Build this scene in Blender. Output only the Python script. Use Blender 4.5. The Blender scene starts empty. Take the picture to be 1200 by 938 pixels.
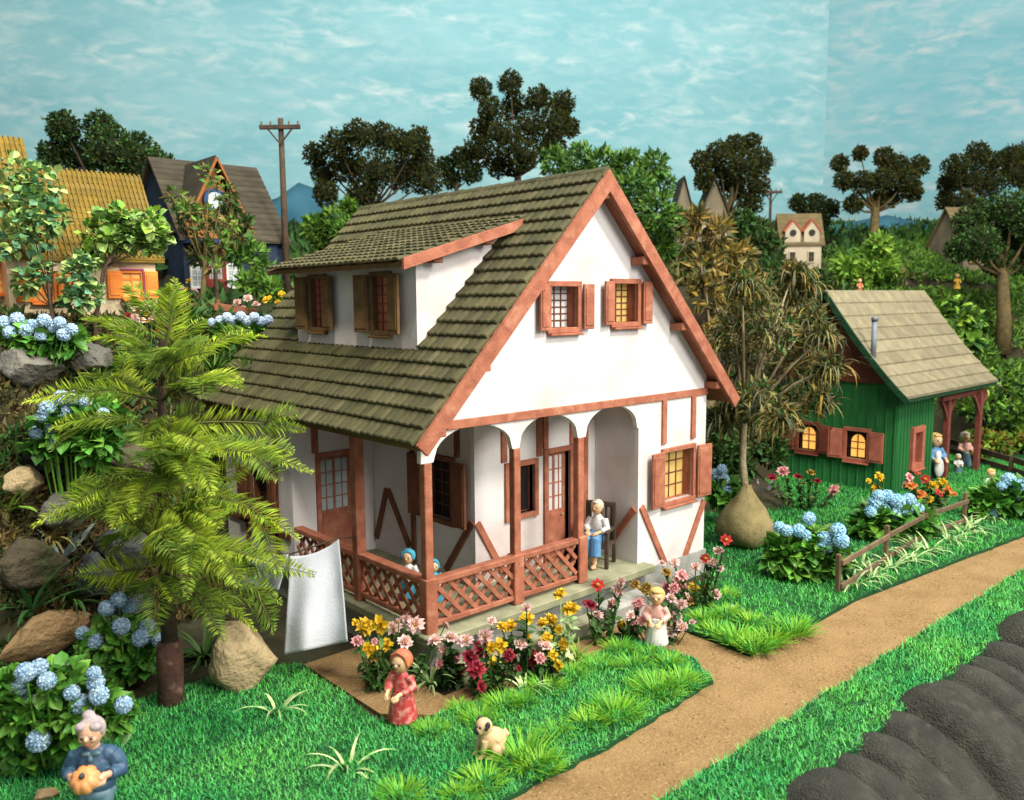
import bpy, bmesh, math, random
import numpy as np
from mathutils import Vector, Matrix, noise
from mathutils.geometry import tessellate_polygon

# Miniature garden village. Everything below is written in centimetres; S turns it into metres.
S = 0.01
random.seed(7)
rng = np.random.default_rng(7)
scene = bpy.context.scene
COL = scene.collection

# ------------------------------------------------------------------ camera
RW = np.array([[0.74323425, -0.66898365, -0.00798237],
               [-0.08580977, -0.08348755, -0.99280739],
               [0.66350549, 0.73857342, -0.11945614]]).T      # columns: camera right, down, forward in the world
CAM = np.array([-60.416, -83.011, 42.0])
FPX = 982.0
cam_data = bpy.data.cameras.new('camera')
cam_data.sensor_fit = 'HORIZONTAL'
cam_data.sensor_width = 36.0
cam_data.lens = 36.0 * FPX / 1200.0
cam_data.clip_start = 0.02
cam_data.clip_end = 60.0
cam_data.dof.use_dof = True
cam_data.dof.focus_distance = 1.22
cam_data.dof.aperture_fstop = 9.0
camera = bpy.data.objects.new('camera', cam_data)
COL.objects.link(camera)
right, down, fwd = RW[:, 0], RW[:, 1], RW[:, 2]
mw = Matrix.Identity(4)
for i in range(3):
    mw[i][0] = right[i]; mw[i][1] = -down[i]; mw[i][2] = -fwd[i]; mw[i][3] = CAM[i] * S
camera.matrix_world = mw
scene.camera = camera

# ------------------------------------------------------------------ light: museum hall lamps and added fill lamps
world = bpy.data.worlds.new('World')
scene.world = world
world.use_nodes = True
bg = world.node_tree.nodes['Background']
bg.inputs[0].default_value = (0.72, 0.76, 0.80, 1)
bg.inputs[1].default_value = 0.50

def lamp(name, loc, target, energy, size, color, kind='AREA'):
    d = bpy.data.lights.new(name, kind)
    d.energy = energy; d.color = color
    if kind == 'AREA':
        d.shape = 'DISK'; d.size = size * S
    else:
        d.shadow_soft_size = size * S; d.spot_size = math.radians(46); d.spot_blend = 0.8
    o = bpy.data.objects.new(name, d); COL.objects.link(o)
    o.location = Vector(loc) * S
    o.rotation_euler = (Vector(target) - Vector(loc)).to_track_quat('-Z', 'Y').to_euler()
    return o
lamp('front_fill_lamp', (20, -290, 150), (30, 20, 10), 82, 120, (1.0, 0.95, 0.88))  # added low front fill that brightens the porch and front walls
lamp('hall_lamp_key', (62, -165, 205), (30, 10, 12), 72, 50, (1.0, 0.93, 0.82))
lamp('hall_lamp_garden', (215, -130, 250), (170, 20, 0), 58, 60, (1.0, 0.93, 0.82))
lamp('village_fill_lamp', (-30, -20, 260), (-10, 90, 35), 34, 80, (1.0, 0.93, 0.80))  # added fill that lifts the light on the left bank
lamp('cottage_fill_spot', (-62, -60, 190), (-22, 72, 40), 160, 12, (1.0, 0.92, 0.78), 'SPOT')  # added spot that brightens the cream cottage wall
lamp('backdrop_fill_lamp', (60, -20, 360), (230, 220, 130), 114, 200, (1.0, 0.98, 0.96))  # added lamp that makes up for light falloff on the backdrop

scene.view_settings.view_transform = 'Standard'
scene.view_settings.look = 'None'
scene.view_settings.exposure = 0.0
scene.view_settings.gamma = 1.0
scene.view_settings.use_curve_mapping = False
scene.cycles.use_denoising = True
scene.cycles.max_bounces = 6
scene.cycles.diffuse_bounces = 3
scene.cycles.glossy_bounces = 2
scene.cycles.transmission_bounces = 3
scene.cycles.transparent_max_bounces = 4

# ------------------------------------------------------------------ pixel helpers: a direction, met with a plane or a distance
def ray(px, py):
    return RW @ np.array([px - 600.0, py - 469.0, FPX])
def on_z(px, py, z=-5.0):
    r = ray(px, py); return CAM + r * ((z - CAM[2]) / r[2])
def at_depth(px, py, d):
    return CAM + ray(px, py) * (d / FPX)
def on_plane(px, py, ax, v):
    r = ray(px, py); return CAM + r * ((v - CAM[ax]) / r[ax])
def depth_of(p):
    return float(np.dot(np.asarray(p) - CAM, fwd))
def project(p):
    q = RW.T @ (np.asarray(p, float) - CAM); return q[0] / q[2] * FPX + 600, q[1] / q[2] * FPX + 469

# ------------------------------------------------------------------ mesh builder
def nrm(v):
    v = np.asarray(v, float); n = np.linalg.norm(v)
    return v / n if n > 1e-9 else v
def rotz(a):
    c, s = math.cos(a), math.sin(a); return np.array([[c, -s, 0], [s, c, 0], [0, 0, 1.0]])

class MB:
    def __init__(self):
        self.v = []; self.f = []; self.n = 0; self.mi = []
    def add(self, verts, faces, mi=0):
        verts = np.asarray(verts, float).reshape(-1, 3)
        if isinstance(faces, np.ndarray): faces = [faces]
        else:
            by = {}
            for q in faces: by.setdefault(len(q), []).append(q)
            faces = [np.array(x, int) for x in by.values()]
        for a in faces:
            self.f.append(a + self.n); self.mi.append(np.full(len(a), mi, int))
        self.v.append(verts); self.n += len(verts)
        return self
    def box(self, lo, hi, b=0.0, M=None, mi=0):
        lo = np.array(lo, float); hi = np.array(hi, float)
        c = (lo + hi) / 2; h = (hi - lo) / 2
        if b <= 0:
            v = np.array([[x, y, z] for x in (-1, 1) for y in (-1, 1) for z in (-1, 1)], float) * h
            f = [(0, 1, 3, 2), (4, 6, 7, 5), (0, 4, 5, 1), (2, 3, 7, 6), (0, 2, 6, 4), (1, 5, 7, 3)]
        else:
            b = min(b, h.min() * 0.7)
            v = []; idx = {}
            for sx in (-1, 1):
                for sy in (-1, 1):
                    for sz in (-1, 1):
                        for a in range(3):
                            p = np.array([sx, sy, sz]) * (h - b); p[a] = (sx, sy, sz)[a] * h[a]
                            idx[(sx, sy, sz, a)] = len(v); v.append(p)
            f = []
            def quad(pts): f.append(pts)
            for a in range(3):
                o = [i for i in range(3) if i != a]
                for s in (-1, 1):
                    q = []
                    for (u, w) in ((-1, -1), (1, -1), (1, 1), (-1, 1)):
                        k = [0, 0, 0]; k[a] = s; k[o[0]] = u; k[o[1]] = w; q.append(idx[(*k, a)])
                    flip = (s > 0) == (a == 1)
                    quad(tuple(q[::-1]) if flip else tuple(q))
            for a in range(3):
                o = [i for i in range(3) if i != a]
                for u in (-1, 1):
                    for w in (-1, 1):
                        k0 = [0, 0, 0]; k1 = [0, 0, 0]
                        k0[a] = -1; k1[a] = 1
                        for k in (k0, k1): k[o[0]] = u; k[o[1]] = w
                        quad((idx[(*k0, o[0])], idx[(*k1, o[0])], idx[(*k1, o[1])], idx[(*k0, o[1])]))
            for sx in (-1, 1):
                for sy in (-1, 1):
                    for sz in (-1, 1): quad(tuple(idx[(sx, sy, sz, a)] for a in range(3)))
            v = np.array(v)
        v = v + c
        if M is not None: v = v @ np.asarray(M)[:3, :3].T + (np.asarray(M)[:3, 3] if np.asarray(M).shape == (4, 4) else 0)
        return self.add(v, f, mi)
    def beam(self, p0, p1, w, h, up=(0, 0, 1), b=0.06, mi=0):
        p0 = np.array(p0, float); p1 = np.array(p1, float); d = p1 - p0; L = np.linalg.norm(d); d = d / L
        up = np.array(up, float)
        if abs(d @ up) > 0.98: up = np.array([0, 1.0, 0]) if abs(d[1]) < 0.9 else np.array([1.0, 0, 0])
        s = nrm(np.cross(up, d)); u = np.cross(d, s)
        M = np.eye(4); M[:3, 0] = d; M[:3, 1] = s; M[:3, 2] = u; M[:3, 3] = (p0 + p1) / 2
        return self.box((-L / 2, -w / 2, -h / 2), (L / 2, w / 2, h / 2), b, M, mi)
    def tube(self, pts, rad, seg=8, cap=True, mi=0):
        pts = np.asarray(pts, float); n = len(pts)
        rad = np.full(n, rad, float) if np.isscalar(rad) else np.asarray(rad, float)
        t = np.gradient(pts, axis=0)
        ref = np.array([0.31, 0.21, 0.93]) if abs(nrm(t[0])[2]) < 0.8 else np.array([0.93, 0.31, 0.1])
        ang = np.arange(seg) * 2 * math.pi / seg
        V = []
        for i in range(n):
            d = nrm(t[i]); s = nrm(np.cross(d, ref)); u = np.cross(s, d); ref = u
            V.append(pts[i] + rad[i] * (np.cos(ang)[:, None] * s + np.sin(ang)[:, None] * u))
        V = np.concatenate(V)
        i, j = np.meshgrid(np.arange(n - 1), np.arange(seg), indexing='ij'); j2 = (j + 1) % seg
        F = np.stack([i * seg + j, (i + 1) * seg + j, (i + 1) * seg + j2, i * seg + j2], -1).reshape(-1, 4)
        fs = [tuple(x) for x in F]
        if cap:
            fs.append(tuple(range(seg))); fs.append(tuple(range((n - 1) * seg, n * seg))[::-1])
        return self.add(V, fs, mi)
    def ball(self, c, r, nu=12, nv=8, mi=0, M=None):
        r = np.full(3, r, float) if np.isscalar(r) else np.asarray(r, float)
        V = [[0, 0, 1.0]]
        for i in range(1, nv):
            a = math.pi * i / nv
            for j in range(nu):
                b = 2 * math.pi * j / nu; V.append([math.sin(a) * math.cos(b), math.sin(a) * math.sin(b), math.cos(a)])
        V.append([0, 0, -1.0]); V = np.array(V) * r
        if M is not None: V = V @ np.asarray(M).T
        F = []
        for j in range(nu):
            F.append((0, 1 + j, 1 + (j + 1) % nu))
            for i in range(nv - 2):
                a = 1 + i * nu; F.append((a + j, a + nu + j, a + nu + (j + 1) % nu, a + (j + 1) % nu))
            a = 1 + (nv - 2) * nu; F.append((a + j, len(V) - 1, a + (j + 1) % nu))
        return self.add(V + np.array(c, float), F, mi)
    def poly(self, outer, holes, to3d, thick, mi=0):
        """a flat polygon with holes (2-D), to3d(u, v, depth) -> point; thick along depth"""
        loops = [outer] + list(holes)
        flat = [p for l in loops for p in l]; n = len(flat)
        tris = tessellate_polygon([[Vector((p[0], p[1], 0)) for p in l] for l in loops])
        V = [to3d(p[0], p[1], 0) for p in flat] + [to3d(p[0], p[1], thick) for p in flat]
        F = [tuple(t) for t in tris] + [tuple(i + n for i in t[::-1]) for t in tris]
        k = 0
        for l in loops:
            m = len(l)
            for i in range(m):
                a, b2 = k + i, k + (i + 1) % m; F.append((a, b2, b2 + n, a + n))
            k += m
        return self.add(V, F, mi)
    def leaves(self, P, Dn, L, Wd, mi=0, fold=0.15, bend=0.0, up=None, base=0.35):
        """many small diamond leaves: P positions, Dn directions"""
        P = np.asarray(P, float); n = len(P)
        if n == 0: return self
        Dn = np.asarray(Dn, float); Dn = Dn / np.maximum(np.linalg.norm(Dn, axis=1, keepdims=True), 1e-9)
        L = np.broadcast_to(np.asarray(L, float), (n,))[:, None]; Wd = np.broadcast_to(np.asarray(Wd, float), (n,))[:, None]
        R = rng.normal(size=(n, 3)) if up is None else np.asarray(up, float) + rng.normal(size=(n, 3)) * 0.25
        side = np.cross(Dn, R); side /= np.maximum(np.linalg.norm(side, axis=1, keepdims=True), 1e-9)
        upv = np.cross(side, Dn)
        mid = P + Dn * L * base
        tip = P + Dn * L - upv * L * bend
        V = np.stack([P, mid + side * Wd / 2 + upv * Wd * fold, tip, mid - side * Wd / 2 + upv * Wd * fold], 1).reshape(-1, 3)
        k = np.arange(n)[:, None] * 4
        F = np.concatenate([np.concatenate([k, k + 1, k + 2], 1), np.concatenate([k, k + 2, k + 3], 1)])
        return self.add(V, F, mi)
    def blade(self, p, d, L, w, droop, segs=5, mi=0, tip=0.05):
        """a strap leaf arching over"""
        p = np.array(p, float); d = nrm(d); h = np.array([d[0], d[1], 0.0]); h = nrm(h) if np.linalg.norm(h) > 1e-6 else np.array([1.0, 0, 0])
        s = np.cross(h, [0, 0, 1.0]); V = []
        a0 = math.asin(max(-1, min(1, d[2]))); q = p.copy()
        for i in range(segs + 1):
            t = i / segs; a = a0 - droop * t
            ww = w * (1 - t) ** 0.6 * (0.6 + 0.4 * min(1, t * 4)) / 2 + tip * 0.02
            V += [q + s * ww, q - s * ww]
            q = q + (h * math.cos(a) + np.array([0, 0, 1]) * math.sin(a)) * L / segs
        return self.add(V, [(2 * i, 2 * i + 1, 2 * i + 3, 2 * i + 2) for i in range(segs)], mi)
    def mesh(self, name, smooth=False):
        me = bpy.data.meshes.new(name)
        V = (np.concatenate(self.v) if self.v else np.zeros((0, 3))) * S
        me.vertices.add(len(V)); me.vertices.foreach_set('co', V.astype(np.float32).ravel())
        if self.f:
            tot = np.concatenate([np.full(len(a), a.shape[1], int) for a in self.f])
            idx = np.concatenate([a.ravel() for a in self.f])
            me.loops.add(len(idx)); me.loops.foreach_set('vertex_index', idx.astype(np.int32))
            st = np.concatenate([[0], np.cumsum(tot)[:-1]])
            me.polygons.add(len(tot)); me.polygons.foreach_set('loop_start', st.astype(np.int32))
            me.polygons.foreach_set('loop_total', tot.astype(np.int32))
            me.polygons.foreach_set('material_index', np.concatenate(self.mi).astype(np.int32))
            me.polygons.foreach_set('use_smooth', np.full(len(tot), bool(smooth)))
        me.update(calc_edges=True); me.validate()
        return me
    def build(self, name, mats, parent=None, smooth=False, fixn=True):
        me = self.mesh(name, smooth)
        return link_mesh(name, me, mats, parent, fixn)

def link_mesh(name, me, mats, parent=None, fixn=False):
    for m in (mats if isinstance(mats, (list, tuple)) else [mats]): me.materials.append(m)
    if fixn and len(me.polygons) < 60000:
        bm = bmesh.new(); bm.from_mesh(me); bmesh.ops.recalc_face_normals(bm, faces=bm.faces); bm.to_mesh(me); bm.free()
    o = bpy.data.objects.new(name, me); COL.objects.link(o)
    if parent is not None: o.parent = parent
    return o
def tag(o, label=None, cat=None, group=None, kind=None):
    if label: o['label'] = label
    if cat: o['category'] = cat
    if group: o['group'] = group
    if kind: o['kind'] = kind
    return o
def thing(name, label, cat, loc=(0, 0, 0), rz=0.0, group=None):
    o = bpy.data.objects.new(name, None); COL.objects.link(o)
    o.empty_display_size = 0.02
    o.location = Vector([float(c) for c in loc]) * S; o.rotation_euler = (0, 0, rz)
    return tag(o, label, cat, group)
def place(o, loc, rz=0.0, sc=1.0, rx=0.0):
    o.location = Vector([float(c) for c in loc]) * S; o.rotation_euler = (rx, 0, rz); o.scale = (sc, sc, sc) if np.isscalar(sc) else sc
    return o
def inst(name, me, parent, loc=(0, 0, 0), rot=(0, 0, 0), sc=1.0):
    o = bpy.data.objects.new(name, me); COL.objects.link(o); o.parent = parent
    o.location = Vector([float(c) for c in loc]) * S; o.rotation_euler = rot; o.scale = (sc, sc, sc) if np.isscalar(sc) else sc
    return o

# ------------------------------------------------------------------ materials
def mat(name, c1, c2=None, scale=40.0, rough=0.75, bump=0.0, bscale=250.0, orand=0.0, irand=0.0, hue=0.0, spec=0.25,
        stretch=(1, 1, 1), detail=4.0, lo=0.35, hi=0.65, emit=None, estr=0.0, trans=0.0, coat=0.0, dirt=None, dscale=12.0, dlo=.55, dhi=.75):
    m = bpy.data.materials.new(name); m.use_nodes = True
    nt = m.node_tree; N = nt.nodes; K = nt.links; b = N['Principled BSDF']
    b.inputs['Roughness'].default_value = rough
    b.inputs['Specular IOR Level'].default_value = spec
    if coat: b.inputs['Coat Weight'].default_value = coat
    tc = N.new('ShaderNodeTexCoord'); oi = N.new('ShaderNodeObjectInfo')
    mul = N.new('ShaderNodeVectorMath'); mul.operation = 'MULTIPLY_ADD'
    comb = N.new('ShaderNodeCombineXYZ'); s3 = N.new('ShaderNodeMath'); s3.operation = 'MULTIPLY'; s3.inputs[1].default_value = 9.0
    K.new(oi.outputs['Random'], s3.inputs[0])
    for i in range(3): K.new(s3.outputs[0], comb.inputs[i])
    K.new(tc.outputs['Object'], mul.inputs[0]); mul.inputs[1].default_value = stretch; K.new(comb.outputs[0], mul.inputs[2])
    no = N.new('ShaderNodeTexNoise'); no.inputs['Scale'].default_value = scale; no.inputs['Detail'].default_value = detail
    K.new(mul.outputs[0], no.inputs['Vector'])
    mr = N.new('ShaderNodeMapRange'); mr.inputs[1].default_value = lo; mr.inputs[2].default_value = hi
    K.new(no.outputs[0], mr.inputs[0])
    mx = N.new('ShaderNodeMix'); mx.data_type = 'RGBA'
    mx.inputs[6].default_value = (*c1, 1); mx.inputs[7].default_value = (*(c2 or c1), 1)
    K.new(mr.outputs[0], mx.inputs[0])
    col = mx.outputs[2]
    if dirt:
        n2 = N.new('ShaderNodeTexNoise'); n2.inputs['Scale'].default_value = dscale; n2.inputs['Detail'].default_value = 6.0
        K.new(mul.outputs[0], n2.inputs['Vector'])
        r2 = N.new('ShaderNodeMapRange'); r2.inputs[1].default_value = dlo; r2.inputs[2].default_value = dhi; K.new(n2.outputs[0], r2.inputs[0])
        m2 = N.new('ShaderNodeMix'); m2.data_type = 'RGBA'; K.new(r2.outputs[0], m2.inputs[0]); K.new(col, m2.inputs[6]); m2.inputs[7].default_value = (*dirt, 1)
        col = m2.outputs[2]
    if orand or irand or hue:
        hs = N.new('ShaderNodeHueSaturation')
        src = oi.outputs['Random']
        if irand:
            ge = N.new('ShaderNodeNewGeometry'); src = ge.outputs['Random Per Island']
        a = irand or orand
        r3 = N.new('ShaderNodeMapRange'); r3.inputs[3].default_value = 1 - a; r3.inputs[4].default_value = 1 + a; K.new(src, r3.inputs[0]); K.new(r3.outputs[0], hs.inputs['Value'])
        if hue:
            wn = N.new('ShaderNodeTexWhiteNoise'); wn.noise_dimensions = '1D'; K.new(src, wn.inputs['W'])
            r4 = N.new('ShaderNodeMapRange'); r4.inputs[3].default_value = 0.5 - hue; r4.inputs[4].default_value = 0.5 + hue; K.new(wn.outputs['Value'], r4.inputs[0]); K.new(r4.outputs[0], hs.inputs['Hue'])
        K.new(col, hs.inputs['Color']); col = hs.outputs[0]
    K.new(col, b.inputs['Base Color'])
    if emit is not None:
        b.inputs['Emission Color'].default_value = (*emit, 1); b.inputs['Emission Strength'].default_value = estr
    if bump:
        n3 = N.new('ShaderNodeTexNoise'); n3.inputs['Scale'].default_value = bscale; n3.inputs['Detail'].default_value = 3.0
        K.new(mul.outputs[0], n3.inputs['Vector'])
        bp = N.new('ShaderNodeBump'); bp.inputs['Strength'].default_value = min(1.0, bump); bp.inputs['Distance'].default_value = 0.002 * max(1.0, bump)
        K.new(n3.outputs[0], bp.inputs['Height']); K.new(bp.outputs[0], b.inputs['Normal'])
    if trans:
        tr = N.new('ShaderNodeBsdfTranslucent'); K.new(col, tr.inputs[0])
        ms = N.new('ShaderNodeMixShader'); ms.inputs[0].default_value = trans
        K.new(b.outputs[0], ms.inputs[1]); K.new(tr.outputs[0], ms.inputs[2]); K.new(ms.outputs[0], N['Material Output'].inputs[0])
    return m

PLASTER = mat('white_plaster', (0.71, 0.685, 0.675), (0.62, 0.58, 0.565), 9, 0.85, 0.3, 220, dirt=(0.50, 0.37, 0.31), dscale=9, dlo=.50, dhi=.88)
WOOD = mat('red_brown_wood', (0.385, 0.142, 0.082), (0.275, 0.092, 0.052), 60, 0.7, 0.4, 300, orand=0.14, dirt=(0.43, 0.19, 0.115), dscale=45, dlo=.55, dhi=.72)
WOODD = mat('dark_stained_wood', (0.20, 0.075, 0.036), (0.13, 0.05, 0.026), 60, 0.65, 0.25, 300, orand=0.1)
SOFFIT = mat('soffit_wood', (0.30, 0.105, 0.06), (0.22, 0.075, 0.042), 30, 0.7, 0.2, 200)
SHUTW = mat('olive_brown_wood', (0.17, 0.095, 0.035), (0.11, 0.065, 0.028), 60, 0.7, 0.2, 300)
TILE = mat('olive_roof_tile', (0.080, 0.075, 0.031), (0.048, 0.047, 0.020), 30, 0.8, 0.3, 300, orand=0.2, hue=0.012, dirt=(0.105, 0.09, 0.046), dscale=9, dlo=.5, dhi=.8)
TILEF = mat('olive_roof_tiles', (0.080, 0.075, 0.031), (0.048, 0.047, 0.020), 30, 0.8, 0.3, 300, irand=0.2, hue=0.012, dirt=(0.105, 0.09, 0.046), dscale=9, dlo=.5, dhi=.8)
CONC = mat('grey_concrete', (0.36, 0.36, 0.33), (0.24, 0.25, 0.22), 25, 0.9, 0.35, 250, dirt=(0.13, 0.12, 0.09), dscale=10)
LEDGE = mat('mossy_ledge', (0.30, 0.30, 0.19), (0.20, 0.21, 0.13), 30, 0.9, 0.35, 250, dirt=(0.11, 0.11, 0.07), dscale=14)
PANEW = mat('milky_pane', (0.62, 0.62, 0.60), (0.48, 0.49, 0.50), 30, 0.25, spec=0.6)
PANEY = mat('lit_yellow_pane', (0.60, 0.43, 0.15), (0.50, 0.33, 0.10), 40, 0.3, spec=0.5, emit=(1.0, 0.62, 0.18), estr=0.08)
PANER = mat('red_pane', (0.48, 0.14, 0.08), (0.36, 0.09, 0.06), 40, 0.3, spec=0.5)
PANEB = mat('grey_blue_pane', (0.42, 0.48, 0.48), (0.30, 0.36, 0.38), 40, 0.25, spec=0.6)
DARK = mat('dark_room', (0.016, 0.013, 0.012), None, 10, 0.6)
MUNT = mat('muntin_wood', (0.16, 0.062, 0.034), (0.11, 0.042, 0.025), 60, 0.6)
# ================================================================== the setting
# painted sky: two backdrop walls that meet in a corner
def sky_mat(name, base, deep, cloud, shade, amount, seed):
    m = bpy.data.materials.new(name); m.use_nodes = True
    N = m.node_tree.nodes; K = m.node_tree.links; b = N['Principled BSDF']
    b.inputs['Roughness'].default_value = 0.95; b.inputs['Specular IOR Level'].default_value = 0.05
    tc = N.new('ShaderNodeTexCoord'); mp = N.new('ShaderNodeMapping')
    mp.inputs['Location'].default_value = (seed, seed * .7, 0); mp.inputs['Scale'].default_value = (1.0, 1.0, 2.8); mp.inputs['Rotation'].default_value = (0.0, math.radians(10), 0)
    K.new(tc.outputs['Object'], mp.inputs[0])
    def noi(sc, det, rough, dist):
        n = N.new('ShaderNodeTexNoise'); n.inputs['Scale'].default_value = sc; n.inputs['Detail'].default_value = det
        n.inputs['Roughness'].default_value = rough; n.inputs['Distortion'].default_value = dist
        K.new(mp.outputs[0], n.inputs['Vector']); return n.outputs[0]
    def rng_(src, a, c, d=1.0):
        r = N.new('ShaderNodeMapRange'); r.inputs[1].default_value = a; r.inputs[2].default_value = c; r.inputs[4].default_value = d; K.new(src, r.inputs[0]); return r.outputs[0]
    def mix(f, x, y):
        q = N.new('ShaderNodeMix'); q.data_type = 'RGBA'; K.new(f, q.inputs[0])
        for s, i in ((x, 6), (y, 7)):
            if isinstance(s, tuple): q.inputs[i].default_value = (*s, 1)
            else: K.new(s, q.inputs[i])
        return q.outputs[2]
    c = mix(rng_(noi(1.6, 3, .5, 0), .35, .68), deep, base)
    big = rng_(noi(2.4, 5, .55, .4), .42, .72)
    fine = rng_(noi(8, 5, .55, .5), .42, .78, amount)
    mu = N.new('ShaderNodeMath'); mu.operation = 'MULTIPLY'; K.new(big, mu.inputs[0]); K.new(fine, mu.inputs[1])
    ad = N.new('ShaderNodeMath'); ad.operation = 'MULTIPLY_ADD'; K.new(fine, ad.inputs[0]); ad.inputs[1].default_value = 0.30; K.new(mu.outputs[0], ad.inputs[2])
    cl = mix(rng_(noi(7, 4, .5, 0), .35, .65), shade, cloud)
    c = mix(ad.outputs[0], c, cl)
    K.new(c, b.inputs['Base Color'])
    bp = N.new('ShaderNodeBump'); bp.inputs['Strength'].default_value = 0.3; bp.inputs['Distance'].default_value = 0.002
    K.new(noi(220, 2, .5, 0), bp.inputs['Height']); K.new(bp.outputs[0], b.inputs['Normal'])
    return m
corner = at_depth(965, 200, 440)[:2]
lend = corner + (at_depth(-60, 200, 360)[:2] - corner) * 1.5
rend = corner + (at_depth(1330, 200, 375)[:2] - corner) * 1.8
def backdrop(name, a, b, m, out):
    mb = MB(); n = np.array([-(b - a)[1], (b - a)[0]]); n = n / np.linalg.norm(n) * 3 * out
    V = []
    for p in (a, b, b + n, a + n):
        for z in (-40, 420): V.append((p[0], p[1], z))
    mb.add(V, [(0, 1, 3, 2), (4, 5, 7, 6), (2, 3, 5, 4), (0, 6, 7, 1), (1, 7, 5, 3), (0, 2, 4, 6)])
    return tag(mb.build(name, m), kind='structure')
backdrop('sky', lend, corner, sky_mat('painted_sky', (0.235, 0.445, 0.475), (0.175, 0.385, 0.425), (0.60, 0.65, 0.63), (0.40, 0.52, 0.53), 0.9, 3.1), 1)
backdrop('sky', corner, rend, sky_mat('painted_sky_cloudy', (0.20, 0.40, 0.43), (0.155, 0.355, 0.40), (0.54, 0.52, 0.52), (0.40, 0.45, 0.46), .95, 8.3), 1)
# distant blue hills standing before the backdrop
HILL = mat('blue_hill', (0.050, 0.16, 0.22), (0.035, 0.12, 0.17), 6, 0.95, 0.4, 60)
def hill(pts, d, thick=26):
    mb = MB(); n = len(pts)
    top = [at_depth(px, py, d) for px, py in pts]
    V = []
    hd = nrm([fwd[0], fwd[1], 0])
    for k, (off, drop) in enumerate(((-thick, 30), (-thick * .45, 9), (0, 0), (thick * .5, 12))):
        for t in top: V.append(t + hd * off - np.array([0, 0, drop + 2.5 * noise.noise(Vector(t * .05)) if drop else 0]))
    F = [(k * n + i, k * n + i + 1, (k + 1) * n + i + 1, (k + 1) * n + i) for k in range(3) for i in range(n - 1)]
    mb.add(V, F); return tag(mb.build('hill', HILL, None, True), kind='structure')
hill([(270, 275), (300, 240), (325, 232), (350, 214), (372, 222), (400, 244), (430, 262), (470, 280)], 372)
hill([(900, 300), (950, 268), (990, 262), (1040, 252), (1080, 262), (1110, 268), (1150, 292)], 385)

# ---------------- terrain
CT = []
for px, py, d in [(0, 760, 103), (-100, 770, 100), (-250, 700, 100), (150, 772, 113), (0, 700, 105), (120, 690, 116), (0, 600, 112), (130, 600, 124), (-150, 600, 106),
                  (0, 500, 118), (150, 480, 134), (0, 412, 124), (-120, 400, 114), (-60, 372, 122), (0, 378, 127), (60, 376, 132), (110, 376, 137), (150, 378, 140), (185, 378, 144), (220, 376, 152), (270, 366, 185), (330, 350, 205),
                  (400, 318, 240), (500, 300, 270), (620, 300, 270), (720, 310, 262), (800, 330, 245), (850, 345, 235), (865, 430, 222), (860, 520, 205),
                  (1000, 352, 300), (1100, 350, 292), (1200, 350, 292), (1330, 350, 290), (1080, 400, 275), (1150, 430, 264), (1250, 430, 262), (1190, 500, 262), (1300, 510, 262), (1400, 520, 262),
                  (1025, 285, 345), (935, 316, 330), (1190, 300, 340), (1320, 300, 330), (850, 300, 300), (965, 268, 425), (1200, 270, 380), (700, 262, 400), (450, 262, 380), (250, 290, 300), (250, 270, 360), (50, 300, 290), (0, 300, 250), (-100, 300, 250), (-100, 280, 350)]:
    CT.append(at_depth(px, py, d))
for x in (-60, -30, 0, 30, 60, 90, 120, 150, 180, 210, 250, 300):
    for y in (-90, -60, -45, -25, -8): CT.append((x, y, -5))
for x in (-30, -12, 0, 30, 60, 90, 120, 150, 180, 205): CT.append((x, 10, -5))
for x in (-8, 20, 40, 62, 80, 130, 150, 180, 198): CT.append((x, 34, -5))
for x in (-5, 20, 40, 62): CT.append((x, 55, -5)); CT.append((x, 66, -3))
CT = np.array(CT, float)
_d = np.linalg.norm(CT[:, None, :2] - CT[None, :, :2], axis=2)
_w = np.linalg.solve(_d + np.eye(len(CT)) * 2.0, CT[:, 2])
def terrain(X, Y):
    X = np.asarray(X, float); Y = np.asarray(Y, float); sh = X.shape
    P = np.stack([X.ravel(), Y.ravel()], 1)
    dd_ = np.linalg.norm(P[:, None] - CT[None, :, :2], axis=2); z = dd_ @ _w
    near = CT[np.argpartition(dd_, 4, axis=1)[:, :4], 2]; z = np.clip(z, near.min(1), near.max(1))
    a = np.clip((z + 4.6) / 3.0, 0, 1)
    z = np.where(z > -4.6, -5.5 + (z + 4.6) * (0.6 + 0.4 * a) + 0.0, -5.5)
    z = z + np.where(P[:, 1] < -46, (P[:, 1] + 46) * 2.4, 0)
    return z.reshape(sh)
def gz(x, y): return float(terrain(np.array([x]), np.array([y]))[0])
gx = np.arange(-190, 420, 4.0); gy = np.arange(-120, 380, 4.0)
XX, YY = np.meshgrid(gx, gy, indexing='ij'); ZZ = terrain(XX, YY)
for i in range(len(gx)):
    for j in range(len(gy)):
        if ZZ[i, j] > -3.5: ZZ[i, j] += 1.6 * noise.noise(Vector((gx[i] * .08, gy[j] * .08, 0))) + 0.8 * noise.noise(Vector((gx[i] * .2, gy[j] * .2, 3)))
mb = MB(); n2 = len(gy)
ii, jj = np.meshgrid(np.arange(len(gx) - 1), np.arange(n2 - 1), indexing='ij')
mb.add(np.stack([XX, YY, ZZ], -1).reshape(-1, 3), np.stack([ii * n2 + jj, (ii + 1) * n2 + jj, (ii + 1) * n2 + jj + 1, ii * n2 + jj + 1], -1).reshape(-1, 4))
GROUND = mat('mossy_soil', (0.034, 0.024, 0.013), (0.022, 0.030, 0.011), 14, 0.95, 0.9, 120, detail=8, dirt=(0.055, 0.042, 0.024), dscale=30)  # soil colour darkened to imitate the shadow beside cottage and pine
tag(mb.build('ground', GROUND, None, True, False), kind='structure')

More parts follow.
